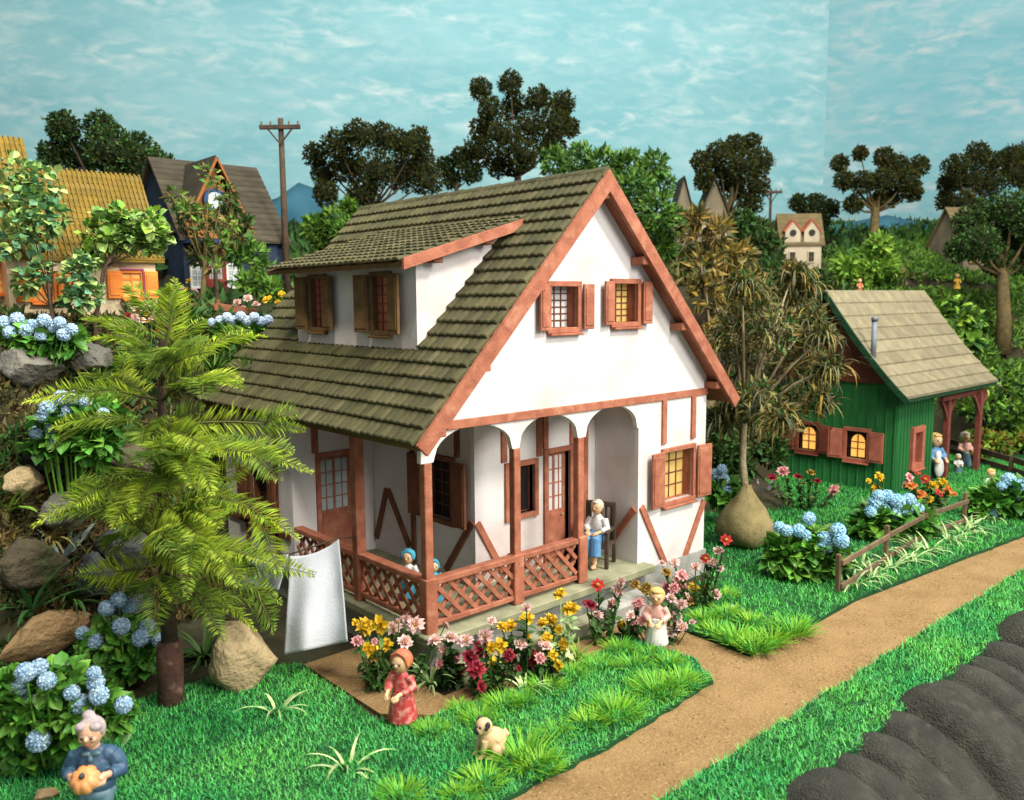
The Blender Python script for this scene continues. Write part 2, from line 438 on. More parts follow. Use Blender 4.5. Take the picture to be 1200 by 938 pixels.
# ---------------- sand path and turf
SAND = mat('brown_sand', (0.25, 0.160, 0.068), (0.19, 0.118, 0.046), 22, 0.95, 1.0, 420, detail=10, dirt=(0.33, 0.225, 0.11), dscale=240, dlo=.5, dhi=.78)
def smooth_line(pts, n=6, jit=0.0, seed=0):
    out = []
    for i in range(len(pts)):
        a = np.array(pts[i]); b = np.array(pts[(i + 1) % len(pts)]); L = np.linalg.norm(b - a); k = max(1, int(L / 1.6))
        for t in range(k):
            p = a + (b - a) * t / k
            p = p + jit * np.array([noise.noise(Vector((p[0] * .35, p[1] * .35, seed))), noise.noise(Vector((p[0] * .35, p[1] * .35, seed + 9)))])
            out.append((p[0], p[1]))
    return out
def sheet(name, pts, ztop, zbot, m, kind='structure', jit=0.5, seed=1):
    mb = MB(); q = smooth_line(pts, jit=jit, seed=seed)
    mb.poly(q, [], lambda u, v, d: (u, v, ztop - d), ztop - zbot)
    return tag(mb.build(name, m), kind=kind), q
PATH = [(-75, -27.2), (-11, -27.2), (6, -27.5), (23, -26.3), (26.6, -22), (26.4, -11), (2, -11.5), (-7, -9), (-11, -5), (-11, 13), (-3, 13), (-3, -6.5), (40, -6.5), (34, -12.5), (33.2, -25.2), (48, -25.6), (63, -25.2), (120, -31), (190, -40), (260, -50),
        (260, -62), (190, -50), (130, -41), (98, -38), (60, -37.6), (37, -37.5), (0, -37.4), (-40, -37.8), (-75, -38.5)]
sheet('path', [(x, y) for x, y in PATH], -5.05, -6.5, SAND, jit=0.0)
TURFB = mat('turf_backing', (0.012, 0.075, 0.022), (0.008, 0.045, 0.014), 60, 0.95, 0.8, 300)
LAWN_A = [(-11.8, 12), (-12.6, -6.5), (-8.3, -10.2), (8.3, -12.4), (25.8, -11.2), (26.7, -21), (23.2, -26.4), (5.5, -27.8), (-11, -27.4), (-45, -27.8), (-72, -28), (-66, 2), (-50, 14), (-38, 17), (-16, 16)]
LAWN_B = [(34.2, -12.6), (33.4, -25.0), (48, -25.5), (63, -25.0), (120, -31), (190, -40), (230, -46), (215, 8), (200, 14), (200, 30), (100, 30), (62, 32), (60, -2.5), (42, -6)]
LAWN_C = [(-60, -37.9), (0, -37.5), (37, -37.6), (60, -37.7), (98, -38.1), (130, -41.1), (190, -50.2), (240, -59), (240, -66), (150, -54), (98, -46), (30, -45.5), (-60, -46)]
polys = []
for i, (L, nm) in enumerate(((LAWN_A, 'lawn'), (LAWN_B, 'lawn'), (LAWN_C, 'lawn'))):
    o, q = sheet(nm, L, -4.55, -6.2, TURFB, jit=0.55, seed=i * 5 + 2); polys.append(np.array(q))
def in_poly(P, q):
    x, y = P[:, 0], P[:, 1]; ins = np.zeros(len(P), bool); j = len(q) - 1
    for i in range(len(q)):
        c = ((q[i, 1] > y) != (q[j, 1] > y)) & (x < (q[j, 0] - q[i, 0]) * (y - q[i, 1]) / (q[j, 1] - q[i, 1] + 1e-12) + q[i, 0])
        ins ^= c; j = i
    return ins
def turf(q, n, label, m, h=0.62, w=0.15, clip=None, z=-4.6):
    lo, hi = q.min(0), q.max(0)
    if clip: lo = np.maximum(lo, clip[0]); hi = np.minimum(hi, clip[1])
    P = lo + rng.random((n, 2)) * (hi - lo); P = P[in_poly(P, q)]; k = len(P)
    hd = rng.random(k) * 2 * math.pi; lean = rng.random(k) * 1.35 + .15; L = h * (0.6 + 0.8 * rng.random(k))
    D = np.stack([np.cos(hd) * np.sin(lean), np.sin(hd) * np.sin(lean), np.cos(lean)], 1)
    B = np.concatenate([P, np.full((k, 1), z)], 1)
    sd = np.stack([-np.sin(hd), np.cos(hd), np.zeros(k)], 1) * (w / 2)
    V = np.stack([B - sd, B + sd, B + D * L[:, None]], 1).reshape(-1, 3)
    mb = MB(); mb.add(V, np.arange(3 * k).reshape(-1, 3))
    return tag(mb.build('turf_grass', m, None, False, False), label, 'grass', kind='stuff')
TURF = mat('green_turf_blade', (0.035, 0.32, 0.075), (0.10, 0.43, 0.07), 8, 0.6, irand=0.45, hue=.018, spec=0.3, dirt=(0.012, 0.15, 0.035), dscale=24)
TURF2 = mat('bright_turf_blade', (0.07, 0.37, 0.05), (0.03, 0.26, 0.055), 8, 0.6, irand=0.35, spec=0.3)
turf(polys[0], 110000, 'short bright green artificial turf around the pine and flower bed', TURF, clip=((-62, -30), (30, 18)))
turf(polys[1], 110000, 'short green artificial turf between the sand path and green cabin', TURF2, h=0.8, w=0.2, clip=((30, -46), (205, 31)))
turf(polys[2], 90000, 'strip of green artificial turf between sand path and dark folded bank', TURF, h=0.8, w=0.17, clip=((-12, -66), (150, -36)))

# ---------------- dark folded bank at the front edge
BANK = mat('charcoal_felt_rock', (0.040, 0.041, 0.033), (0.023, 0.024, 0.020), 18, 0.95, 1.8, 380, detail=8, dirt=(0.058, 0.055, 0.042), dscale=60, dlo=.5, dhi=.75)
lob = [-70]
while lob[-1] < 290: lob.append(lob[-1] + random.choice((4.5, 6, 8, 11)) * random.uniform(.85, 1.15))
lob = np.array(lob)
xs = np.arange(-40, 230, 0.4); ts = np.linspace(0, 1, 64)
V = []
for x in xs:
    for t in ts:
        wx = 2.2 * noise.noise(Vector((x * .05, t * 1.6, 1))) + 4.0 * noise.noise(Vector((x * .02, t * 1.1, 8)))
        xw = x + 5 * t + wx
        k = min(max(np.searchsorted(lob, xw) - 1, 0), len(lob) - 2); w = lob[k + 1] - lob[k]
        u = (xw - lob[k]) / w; hump = max(0, math.sin(math.pi * u)) ** .45
        f2 = math.exp(-((u - .80) / .09) ** 2) * (.5 + .5 * noise.noise(Vector((k * 2.1, t * 2, 0)))) * (w > 6)
        amp = .42 * w * (1 + .4 * noise.noise(Vector((k * 3.7, 0, 0))))
        q = noise.noise(Vector((k * 1.3, 5, 0)))
        yedge = -43.9 - max(0, x - 98) * .155 + 1.2 * hump * (1 + q) + 1.6 * noise.noise(Vector((x * .04, 7, 7)))
        ph = min(t / .62, 1) * math.pi / 2
        rise = 1 - (1 - min(1, t / .14)) ** 2
        h = rise * (amp * hump + f2 * .9) + 0.1 * noise.noise(Vector((x * .5, t * 20, 2)))
        y = yedge - 15 * math.sin(ph) - h * math.sin(ph) - 3 * max(0, t - .62)
        z = -6.2 + rise * .5 - 13 * (1 - math.cos(ph)) + h * math.cos(ph) - 45 * max(0, t - .62)
        V.append((x, y, z))
n2 = len(ts); ii, jj = np.meshgrid(np.arange(len(xs) - 1), np.arange(n2 - 1), indexing='ij')
mb = MB(); mb.add(V, np.stack([ii * n2 + jj, (ii + 1) * n2 + jj, (ii + 1) * n2 + jj + 1, ii * n2 + jj + 1], -1).reshape(-1, 4))
tag(mb.build('folded_rock_bank', BANK, None, True), 'dark charcoal felted bank of rounded folds beside the turf strip', 'rock bank')

# ---------------- loose grit on the path (uncountable)
q_ = np.array(smooth_line(PATH)); P = np.array([-30, -62]) + rng.random((26000, 2)) * np.array([200, 78]); P = P[in_poly(P, q_)]
edge = np.array([noise.noise(Vector((p[0] * .12, p[1] * .12, 2))) for p in P]); P = P[(edge > -.05) | (rng.random(len(P)) < .25)]
k_ = len(P); r_ = .04 + .13 * rng.random(k_) ** 3
oc = np.array([(1, 0, 0), (-1, 0, 0), (0, 1, 0), (0, -1, 0), (0, 0, .7), (0, 0, -.7)], float)
V = (oc[None] * (r_[:, None, None] * (.6 + .8 * rng.random((k_, 6, 1)))) + np.concatenate([P, np.full((k_, 1), -5.0)], 1)[:, None, :]).reshape(-1, 3)
F = np.array([(0, 2, 4), (2, 1, 4), (1, 3, 4), (3, 0, 4), (2, 0, 5), (1, 2, 5), (3, 1, 5), (0, 3, 5)])
mb = MB(); mb.add(V, (F[None] + (np.arange(k_) * 6)[:, None, None]).reshape(-1, 3))
GRIT = mat('sandy_grit', (0.27, 0.175, 0.08), (0.20, 0.14, 0.075), 20, .95, irand=.18)
tag(mb.build('path_gravel', GRIT, None, False, False), 'loose sandy grit scattered over the brown path', 'gravel', kind='stuff')
# ================================================================== builders for houses
def window(parent, loc, rz, w, h, depth=1.8, fw=0.9, proud=0.5, cols=3, rows=5, pane=None, frame=None, shut=None, sw=None, sang=0.25, part='window', sill=True, munt=None, half=False, splay=None, mw=.09):
    """local frame: x along the wall, -y outward; loc = centre of the opening on the wall face"""
    frame = frame or WOOD; shut = shut or frame; munt = munt or MUNT; pane = pane or PANEW
    f = MB(); p = proud
    f.box((-w / 2 - fw, -p, h / 2), (w / 2 + fw, 0.1, h / 2 + fw), .06)
    f.box((-w / 2 - fw, -p, -h / 2 - fw), (w / 2 + fw, 0.1, -h / 2), .06)
    f.box((-w / 2 - fw, -p + .04, -h / 2), (-w / 2, 0.1, h / 2), .05)
    f.box((w / 2, -p + .04, -h / 2), (w / 2 + fw, 0.1, h / 2), .05)
    e = .12
    f.box((-w / 2 - e, .1, -h / 2 - e), (-w / 2, depth, h / 2 + e)); f.box((w / 2, .1, -h / 2 - e), (w / 2 + e, depth, h / 2 + e))
    f.box((-w / 2, .1, h / 2), (w / 2, depth, h / 2 + e)); f.box((-w / 2, .1, -h / 2 - e), (w / 2, depth, -h / 2))
    o = f.build(part, frame, parent); place(o, loc, rz)
    x1 = 0 if half else w / 2
    g = MB().box((-w / 2, depth - .35, -h / 2), (x1, depth - .25, h / 2)); g.build('pane', pane, o)
    if half: MB().box((0, depth - .35, -h / 2), (w / 2, depth - .25, h / 2)).build('pane', DARK, o)  # no glass in the open half: dark sheet painted as the unlit room
    l = MB(); cw = (x1 + w / 2) / cols
    for i in range(1, cols): l.box((-w / 2 + cw * i - mw, depth - .5, -h / 2), (-w / 2 + cw * i + mw, depth - .352, h / 2))
    for j in range(1, rows): l.box((-w / 2, depth - .48, -h / 2 + h * j / rows - mw), (x1, depth - .353, -h / 2 + h * j / rows + mw))
    l.build('lattice', munt, o)
    if sill: MB().box((-w / 2 - fw * .8, -p - .55, -h / 2 - fw - .35), (w / 2 + fw * .8, .05, -h / 2 - fw - .02), .08).build('sill', frame, o)
    if shut and sw:
        for s in (-1, 1):
            q = MB(); a = sang if not splay else splay[0 if s < 0 else 1]
            q.box((0, -.45, -h / 2 - .35), (sw, 0, h / 2 + .35), .07)
            q.box((.25, -.58, -h / 2 + .2), (sw - .25, -.44, h / 2 - .2), .06)
            so = q.build('shutter', shut, o)
            so.location = Vector((s * (w / 2 + fw), -p - .05, 0)) * S
            so.rotation_euler = (0, 0, -a if s > 0 else math.pi + a)
            if s < 0:
                so.scale = (1, -1, 1)
    return o
def door(parent, loc, rz, w, h, leafm=None, frame=None, pane=None, glass=(0.25, 0.48), part='door', cols=2, rows=4, depth=.9):
    """loc = foot of the door on the wall face"""
    frame = frame or WOOD; leafm = leafm or WOOD; fw = .8
    f = MB(); f.box((-w / 2 - fw, -.4, 0), (-w / 2, .1, h + fw), .05); f.box((w / 2, -.4, 0), (w / 2 + fw, .1, h + fw), .05); f.box((-w / 2, -.38, h), (w / 2, .1, h + fw), .05)
    e = .1
    f.box((-w / 2 - e, .1, 0), (-w / 2, depth + .4, h)); f.box((w / 2, .1, 0), (w / 2 + e, depth + .4, h)); f.box((-w / 2, .1, h), (w / 2, depth + .4, h + e))
    o = f.build(part, frame, parent); place(o, loc, rz)
    z0 = h * (1 - glass[1]) - .5; z1 = h - .7; st = .6
    q = MB(); q.box((-w / 2, depth, 0), (w / 2, depth + .4, z0), .05); q.box((-w / 2, depth, z1), (w / 2, depth + .4, h), .05)
    q.box((-w / 2, depth, z0), (-w / 2 + st, depth + .4, z1), .04); q.box((w / 2 - st, depth, z0), (w / 2, depth + .4, z1), .04); q.box((-.2, depth, z0), (.2, depth + .4, z1), .04)
    q.box((-w / 2 + .7, depth - .12, .7), (w / 2 - .7, depth + .05, z0 - .6), .08)
    q.build('door_leaf', leafm, o)
    MB().box((-w / 2 + st, depth + .2, z0), (w / 2 - st, depth + .3, z1)).build('pane', pane or PANEW, o)
    l = MB()
    for j in range(1, rows): l.box((-w / 2 + st, depth + .05, z0 + (z1 - z0) * j / rows - .08), (w / 2 - st, depth + .198, z0 + (z1 - z0) * j / rows + .08))
    for s in (-1, 1): l.box((s * (w / 4 - .1) - .07, depth + .06, z0), (s * (w / 4 - .1) + .07, depth + .197, z1))
    l.build('lattice', WOOD, o)
    MB().ball((w / 2 - .9, depth - .25, h * .42), .22, 8, 6).build('handle', LEDGE, o, True)
    return o

# ================================================================== the white cottage
house = thing('cottage', 'white plaster cottage with half timbering, olive tiled roof, dormer and arched lattice porch', 'house', (0, 0, 0))
XR, ZR, XL, ZL, XRR = 30.2, 59.4, -3.2, 24.9, 62.6      # ridge, eaves
YF, YB = -2.6, 62.0
SL = (ZR - ZL) / (XR - XL); LS = math.hypot(ZR - ZL, XR - XL)
def roofz(x): return ZR - abs(x - XR) * SL
WT = 0.8
# foundation and porch floor
MB().box((-.6, -.4, -6.3), (58.7, 61, -1.2)).build('foundation', CONC, house)
MB().box((-1.6, -2.3, -1.2), (42.4, 61.2, 0), .15).build('porch_floor', LEDGE, house)
MB().box((27.5, -6.2, -6.2), (42.0, -2.4, -2.6), .2).build('step', CONC, house)
MB().box((1.0, -5.0, -6.2), (27.4, -2.4, -3.6), .2).build('ledge', LEDGE, house)
# gable wall with arches
def arch(x0, x1, z0, z1, n=26):
    return [(x0 + (x1 - x0) * i / n, z0 + (z1 - z0) * math.sqrt(max(0, 1 - (2 * i / n - 1) ** 2)) ** .9) for i in range(n + 1)]
ZS, ZA = 21.9, 25.9
outer = [(-1.0, 21.9)] + [(0.9, ZS)] + arch(1.0, 14.2, ZS, ZA)[1:] + arch(15.4, 27.0, ZS, ZA) + arch(28.6, 40.4, ZS, ZA) + [(40.7, ZS), (40.7, -3.6), (58.5, -3.6), (58.5, roofz(58.5) - 1.0), (XR, ZR - 1.1), (-1.0, roofz(-1.0) - 1.0)]
W1, W2, W3 = (23.9, 40.85, 5.3, 5.7), (37.1, 41.3, 5.3, 5.7), (50.8, 13.0, 7.6, 8.2)
def rect(c): x, z, w, h = c; return [(x - w / 2, z - h / 2), (x + w / 2, z - h / 2), (x + w / 2, z + h / 2), (x - w / 2, z + h / 2)]
def yplane(y): return lambda u, v, d: (u, y + d, v)
def xplane(x, s=1): return lambda u, v, d: (x + s * d, u, v)
MB().poly(outer, [rect(W1), rect(W2), rect(W3)], yplane(0), WT).build('wall', PLASTER, house)
for (c, pn, spl) in ((W1, PANEW, (.5, .12)), (W2, PANEY, (.5, .12))):
    window(house, (c[0], 0, c[1]), 0, c[2], c[3], depth=2.2, fw=.75, cols=4, rows=6, pane=pn, sw=1.95, splay=(.06, .1))
window(house, (W3[0], 0, W3[1]), 0, W3[2], W3[3], depth=2.2, fw=.7, cols=4, rows=4, pane=PANEY, sw=3.4, splay=(.08, .1))
# porch back walls
WB1 = (24.1, 13.2, 5.2, 7.4); DB = (32.1, 0, 5.0, 18.0)
YP, XP, Y2 = 9.2, 15.0, 36.0
MB().poly([(XP + .01, 0), (DB[0] - 2.5, 0), (DB[0] - 2.5, 18), (DB[0] + 2.5, 18), (DB[0] + 2.5, 0), (40.7, 0), (40.7, 26), (XP + .01, 26)], [rect(WB1)], yplane(YP), WT).build('wall', PLASTER, house)
window(house, (WB1[0], YP, WB1[1]), 0, WB1[2], WB1[3], depth=1.6, fw=.8, cols=2, rows=6, half=True, sill=False)
door(house, (DB[0], YP, 0), 0, 5.0, 18.0, glass=(.25, .50))
WX = (17.4, 13.4, 6.0, 9.0)
MB().poly([(YP + WT + .01, 0), (Y2, 0), (Y2, 26), (YP + WT + .01, 26)], [rect(WX)], xplane(XP), WT).build('wall', PLASTER, house)
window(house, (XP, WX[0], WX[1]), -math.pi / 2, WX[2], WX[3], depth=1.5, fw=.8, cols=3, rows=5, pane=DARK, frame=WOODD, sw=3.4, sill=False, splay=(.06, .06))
MB().poly([(0, -.9), (40.7 - .02, -.9), (40.7 - .02, 26), (0, 26)][:0] + [(YP - .01, -1.1), (WT + .01, -1.1), (WT + .01, 26.3), (YP - .01, 26.3)], [], xplane(40.7), WT).build('wall', PLASTER, house)
D2 = (8.0, 0, 6.2, 17.0)
MB().poly([(-.02, 0), (D2[0] - 3.1, 0), (D2[0] - 3.1, 17), (D2[0] + 3.1, 17), (D2[0] + 3.1, 0), (XP - .02, 0), (XP - .02, 26), (-.02, 26)], [], yplane(Y2), WT).build('wall', PLASTER, house)
door(house, (D2[0], Y2, 0), 0, 6.2, 17.0, pane=PANEB, glass=(.25, .5))
WL = (46.8, 9.8, 6.5, 8.5)
MB().poly([(Y2 + WT, -1.1), (61, -1.1), (61, 27.6), (Y2 + WT, 27.6)], [rect(WL)], xplane(-.02), WT).build('wall', PLASTER, house)
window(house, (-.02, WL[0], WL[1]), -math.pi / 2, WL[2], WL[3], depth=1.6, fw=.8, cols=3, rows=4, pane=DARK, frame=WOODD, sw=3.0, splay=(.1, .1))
MB().poly([(WT + .01, -3.6), (61, -3.6), (61, 27.9), (WT + .01, 27.9)], [], xplane(57.7), WT).build('wall', PLASTER, house)
MB().poly([(WT, -1.1), (57.6, -1.1), (57.6, roofz(57.6) - 1.2), (XR, ZR - 1.2), (WT, roofz(WT) - 1.2)], [], yplane(60.2), WT).build('wall', PLASTER, house)
MB().box((-.6, WT + .02, 26.4), (57.6, 60, 27.2)).build('porch_ceiling', SOFFIT, house)
# posts
for (x, y) in ((0.0, 0.05), (15.0, 0.1), (27.6, 0.1)):
    MB().box((x - .6, y - .2, -.02), (x + .6, y + .95, 21.88), .1).build('post', WOOD, house)
MB().box((-.8, 15.8, 0), (.7, 17.2, 26.3), .1).build('post', WOOD, house)
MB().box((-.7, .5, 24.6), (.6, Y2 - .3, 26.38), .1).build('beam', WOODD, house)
# railing with crossed lattice
def rail_bay(p0, p1, n):
    p0 = np.array(p0, float); p1 = np.array(p1, float); d = p1 - p0; L = np.linalg.norm(d); d /= L; nn = np.array([-d[1], d[0], 0])
    up = (0, 0, 1)
    MB().beam(p0 + [0, 0, 6.6], p1 + [0, 0, 6.6], 1.5, .8, up, .1).build('handrail', WOOD, house)
    MB().beam(p0 + [0, 0, 1.0], p1 + [0, 0, 1.0], .9, .7, up, .08).build('bottom_rail', WOOD, house)
    H = 4.9; z0 = 1.3; st = L / n
    for sgn in (1, -1):
        for k in range(-2, n + 1):
            a, b = k * st, k * st + H * .95
            t0, t1 = max(0, a), min(L, b)
            if t1 - t0 < .7: continue
            za, zb = (t0 - a) / (b - a) * H, (t1 - a) / (b - a) * H
            if sgn < 0: za, zb = H - za, H - zb
            q0 = p0 + d * t0 + [0, 0, z0 + za] + nn * .17 * sgn; q1 = p0 + d * t1 + [0, 0, z0 + zb] + nn * .17 * sgn
            MB().beam(q0, q1, .26, .62, np.cross(q1 - q0, nn), .05).build('lattice_slat', WOOD, house)
rail_bay((.75, .3, 0), (14.2, .3, 0), 6)
rail_bay((15.8, .3, 0), (26.8, .3, 0), 5)
rail_bay((0, 1.2, 0), (0, 15.7, 0), 6)
rail_bay((0, 17.3, 0), (0, 34.6, 0), 7)
for (a, b) in (((0, 0.05), None), ((15, .1), None), ((27.9, .1), None)):
    MB().box((a[0] - .9, a[1] - .5, -1.18 if a[0] == 0 else .01), (a[0] + .9, a[1] + 1.2, 7.1), .12).build('rail_post', WOOD, house)
# half timbering (proud of the plaster)
def timber(p0, p1, w=1.0, n=(0, -1, 0), m=None):
    p0 = np.array(p0, float); p1 = np.array(p1, float); n = np.array(n, float)
    MB().beam(p0 + n * .12, p1 + n * .12, w * 1.2, .5, n, .06).build('timber', m or WOOD, house)
timber((3.0, 0, 26.3), (58.5, 0, 26.3), .95)
timber((46.9, 0, 18.6), (46.9, 0, 25.8), .95); timber((54.7, 0, 18.6), (54.7, 0, 25.8), .95)
timber((41.4, 0, 9.2), (47.9, 0, -2.0), .95); timber((58.2, 0, 7.4), (52.6, 0, -2.0), .95); timber((40.8, 0, -2.9), (58.4, 0, -2.9), 1.1)
timber((20.6, YP, 17.9), (20.6, YP, 26), .9); timber((27.9, YP, 17.9), (27.9, YP, 26), .9)
timber((29.2, YP, 18.9), (29.2, YP, 26), .9); timber((35.2, YP, 18.9), (35.2, YP, 26), .9)
timber((15.3, YP, 9.6), (20.2, YP, 1.2), .9); timber((38.2, YP, 4), (38.2, YP, 26), 1.0)
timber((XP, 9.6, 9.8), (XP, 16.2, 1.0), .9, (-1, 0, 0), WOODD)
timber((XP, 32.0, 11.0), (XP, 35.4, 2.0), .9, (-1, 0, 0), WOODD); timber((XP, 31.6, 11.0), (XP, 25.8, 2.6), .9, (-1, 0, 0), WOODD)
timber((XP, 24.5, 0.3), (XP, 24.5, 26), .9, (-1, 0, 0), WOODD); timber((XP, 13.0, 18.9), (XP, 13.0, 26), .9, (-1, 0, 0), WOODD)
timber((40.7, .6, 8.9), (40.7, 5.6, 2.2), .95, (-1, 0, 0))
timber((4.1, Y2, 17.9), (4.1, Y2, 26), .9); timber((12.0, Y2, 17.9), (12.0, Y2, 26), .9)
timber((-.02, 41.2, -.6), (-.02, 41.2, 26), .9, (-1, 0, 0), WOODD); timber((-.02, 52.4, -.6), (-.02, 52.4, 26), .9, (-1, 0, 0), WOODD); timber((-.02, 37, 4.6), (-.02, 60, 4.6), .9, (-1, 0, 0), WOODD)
# roof slabs
def slope_pt(s, y, up, side=-1):
    """s = distance from the ridge down the slope, up = height above the slab face"""
    ca, sa = (XR - XL) / LS, (ZR - ZL) / LS
    return (XR + side * (s * ca + up * sa), y, ZR - s * sa + up * ca)
roof = MB()
th = 0.9
V = []
for y in (YF + .4, YB):
    V += [slope_pt(0, y, 0), slope_pt(LS, y, 0), slope_pt(LS, y, -th), (XR, y, ZR - th * 1.45), slope_pt(LS, y, -th, 1), slope_pt(LS, y, 0, 1)]
roof.add(V, [(0, 1, 2, 3), (0, 3, 4, 5), (9, 8, 7, 6), (11, 10, 9, 6), (0, 6, 7, 1), (1, 7, 8, 2), (2, 8, 9, 3), (3, 9, 10, 4), (4, 10, 11, 5), (5, 11, 6, 0)])
roof_o = roof.build('roof', SOFFIT, house)
def tile_mesh(w, l, t):
    mb = MB(); e = w * .12; c = .10
    V = []
    for (y, zt) in ((0.0, t), (-l * .94, t * 1.0), (-l, t * .72)):
        for (x, k) in ((-w / 2, -.14), (-w / 2 + e, 0.04), (0, .10), (w / 2 - e, .04), (w / 2, -.14)): V.append((x, y, zt + k * 1.0))
    for x in (-w / 2, w / 2):
        for y in (0, -l): V.append((x, y, -.06))
    F = []
    for r in range(2):
        for i in range(4): F.append((r * 5 + i, (r + 1) * 5 + i, (r + 1) * 5 + i + 1, r * 5 + i + 1))
    F += [(10, 16, 18, 14, 13, 12, 11)[:0] or (10, 16, 18, 14), (10, 14, 13, 12, 11), (0, 15, 16, 10, 5), (4, 9, 14, 18, 17), (0, 4, 17, 15)]
    mb.add(V, F); return mb
NC, TW = 20, 1.42
CL = (LS + .5) / NC
NT = int(round((YB - YF - .2) / TW)); TW = (YB - YF - .2) / NT
SA = math.atan2(ZR - ZL, XR - XL); tilt = math.atan2(.46, CL)
tm = tile_mesh(TW * .975, CL * 1.16, .46); tme = tm.mesh('tile'); tme.materials.append(TILE)
tv = np.concatenate(tm.v)
def tile_frame(side, s, y):
    """columns: tile x (along the ridge), tile y (up the slope), tile normal"""
    a = SA - tilt
    upv = np.array([math.cos(a) * -side, 0, math.sin(a)]); al = np.array([0, -1.0 if side < 0 else 1.0, 0]); nn = np.cross(al, upv)
    return np.stack([al, upv, nn], 1), np.array(slope_pt(s, y, .02, side))
cells = []
DX0, DX1, DY0, DY1 = 6.0, 24.8, 10.0, 43.6      # dormer footprint
for r in range(NC):
    for k in range(NT):
        s = r * CL - CL * .12; y = YF + .1 + (k + .5) * TW
        x = XR - (s + CL * .6) * math.cos(SA)
        if DX0 + .8 < x < 21.5 and DY0 + .9 < y < DY1 - .9: continue
        cells.append((depth_of((x, y, roofz(x))), r, k, s, y))
cells.sort()
fld = MB()
for q, (dd, r, k, s, y) in enumerate(cells):
    A, p = tile_frame(-1, s, y)
    j = rng.normal(size=3) * (.02, .03, .02); a2 = rng.normal() * .005
    A = A @ rotz(a2)
    p = p + A @ np.array([j[0], j[1], abs(j[2])])
    if q < 300:
        o = bpy.data.objects.new('tile', tme); COL.objects.link(o); o.parent = roof_o
        M4 = Matrix.Identity(4)
        for a in range(3):
            for b in range(3): M4[a][b] = A[a, b]
            M4[a][3] = p[a] * S
        o.matrix_local = M4
    else:
        for fa in tm.f: pass
        fld.add(tv @ A.T + p, [tuple(t) for fa in tm.f for t in fa])
tag(fld.build('tile_field', TILEF, roof_o), kind='stuff')
fld = MB()
for r in range(NC):
    for k in range(0, NT, 1):
        A, p = tile_frame(1, r * CL - CL * .12, YF + .1 + (k + .5) * TW); fld.add(tv @ A.T + p, [tuple(t) for fa in tm.f for t in fa])
tag(fld.build('tile_field', TILEF, roof_o), kind='stuff')
k = 0
y = YF - .1
while y < YB:
    m = MB(); l = 4.6
    V = []
    for (yy, g) in ((y, .0), (min(y + l + .35, YB + .2), -.16)):
        for (dx, dz) in ((-1.25, -.85), (-.7, .1), (0, .62), (.7, .1), (1.25, -.85)): V.append((XR + dx * (1 + g), yy, ZR + .45 + dz + g))
    m.add(V, [(i, i + 5, i + 6, i + 1) for i in range(4)] + [(0, 1, 2, 3, 4), (9, 8, 7, 6, 5), (0, 4, 9, 5)])
    m.build('ridge_cap', TILE, roof_o); y += l
# barge boards, fascia, bracket ends
for side in (-1, 1):
    for yy in (YF, YB + .05):
        q = MB(); a = slope_pt(-.1, yy, .25, side); b = slope_pt(LS + .3, yy, .25, side); c = slope_pt(LS + .3, yy, -1.75, side); d = (XR, yy, ZR - 2.5)
        q.poly([(a[0] if False else XR, ZR + .45), (b[0], b[2]), (c[0], c[2]), (d[0], d[2])], [], yplane(yy - .5), .55)
        q.build('barge_board', WOOD, house)
    e0 = slope_pt(LS + .05, YF + .2, -.45, side); e1 = slope_pt(LS + .05, YB, -.45, side)
    MB().beam(e0, e1, .4, .9, (0, 0, 1), .05).build('fascia', SHUTW if side < 0 else WOOD, house)
for (s, side) in ((14.5, 1), (28.5, 1), (42.5, 1), (20.0, -1), (34.0, -1), (44.5, -1)):
    a = slope_pt(s, YF + .1, -1.5, side); MB().box((a[0] - .85, YF + .1, a[2] - 1.0), (a[0] + .85, .3, a[2] + .2), .12).build('purlin_end', WOOD, house)
MB().box((XR - .8, YF + .1, ZR - 3.4), (XR + .8, .3, ZR - 2.0), .12).build('purlin_end', WOOD, house)
# dormer
DZ0, DZ1 = 34.0, 47.4
dorm = MB()
WD1, WD2 = (36.2, 41.6, 6.6, 7.6), (18.3, 41.5, 6.6, 7.6)
dorm.poly([(DY0, roofz(6) - .3), (DY1, roofz(6) - .3), (DY1, DZ1), (DY0, DZ1)], [rect(WD1), rect(WD2)], xplane(DX0), .7)
for yy in (DY0, DY1 - .7):
    dorm.poly([(DX0 + .71, roofz(DX0 + .7) - .4), (DX0 + .71, DZ1 + .1), (23.5, DZ1 + (23.5 - DX0) * .30 - .1), (23.5, roofz(23.5) - .4)], [], yplane(yy), .7)
dorm_o = dorm.build('dormer', PLASTER, house)
for c in (WD1, WD2):
    window(house, (DX0, c[0], c[1]), -math.pi / 2, c[2] * .6, c[3], depth=.9, fw=.7, cols=3, rows=6, pane=PANER, frame=SHUTW, sw=3.0, part='dormer_window', splay=(.12, .12))
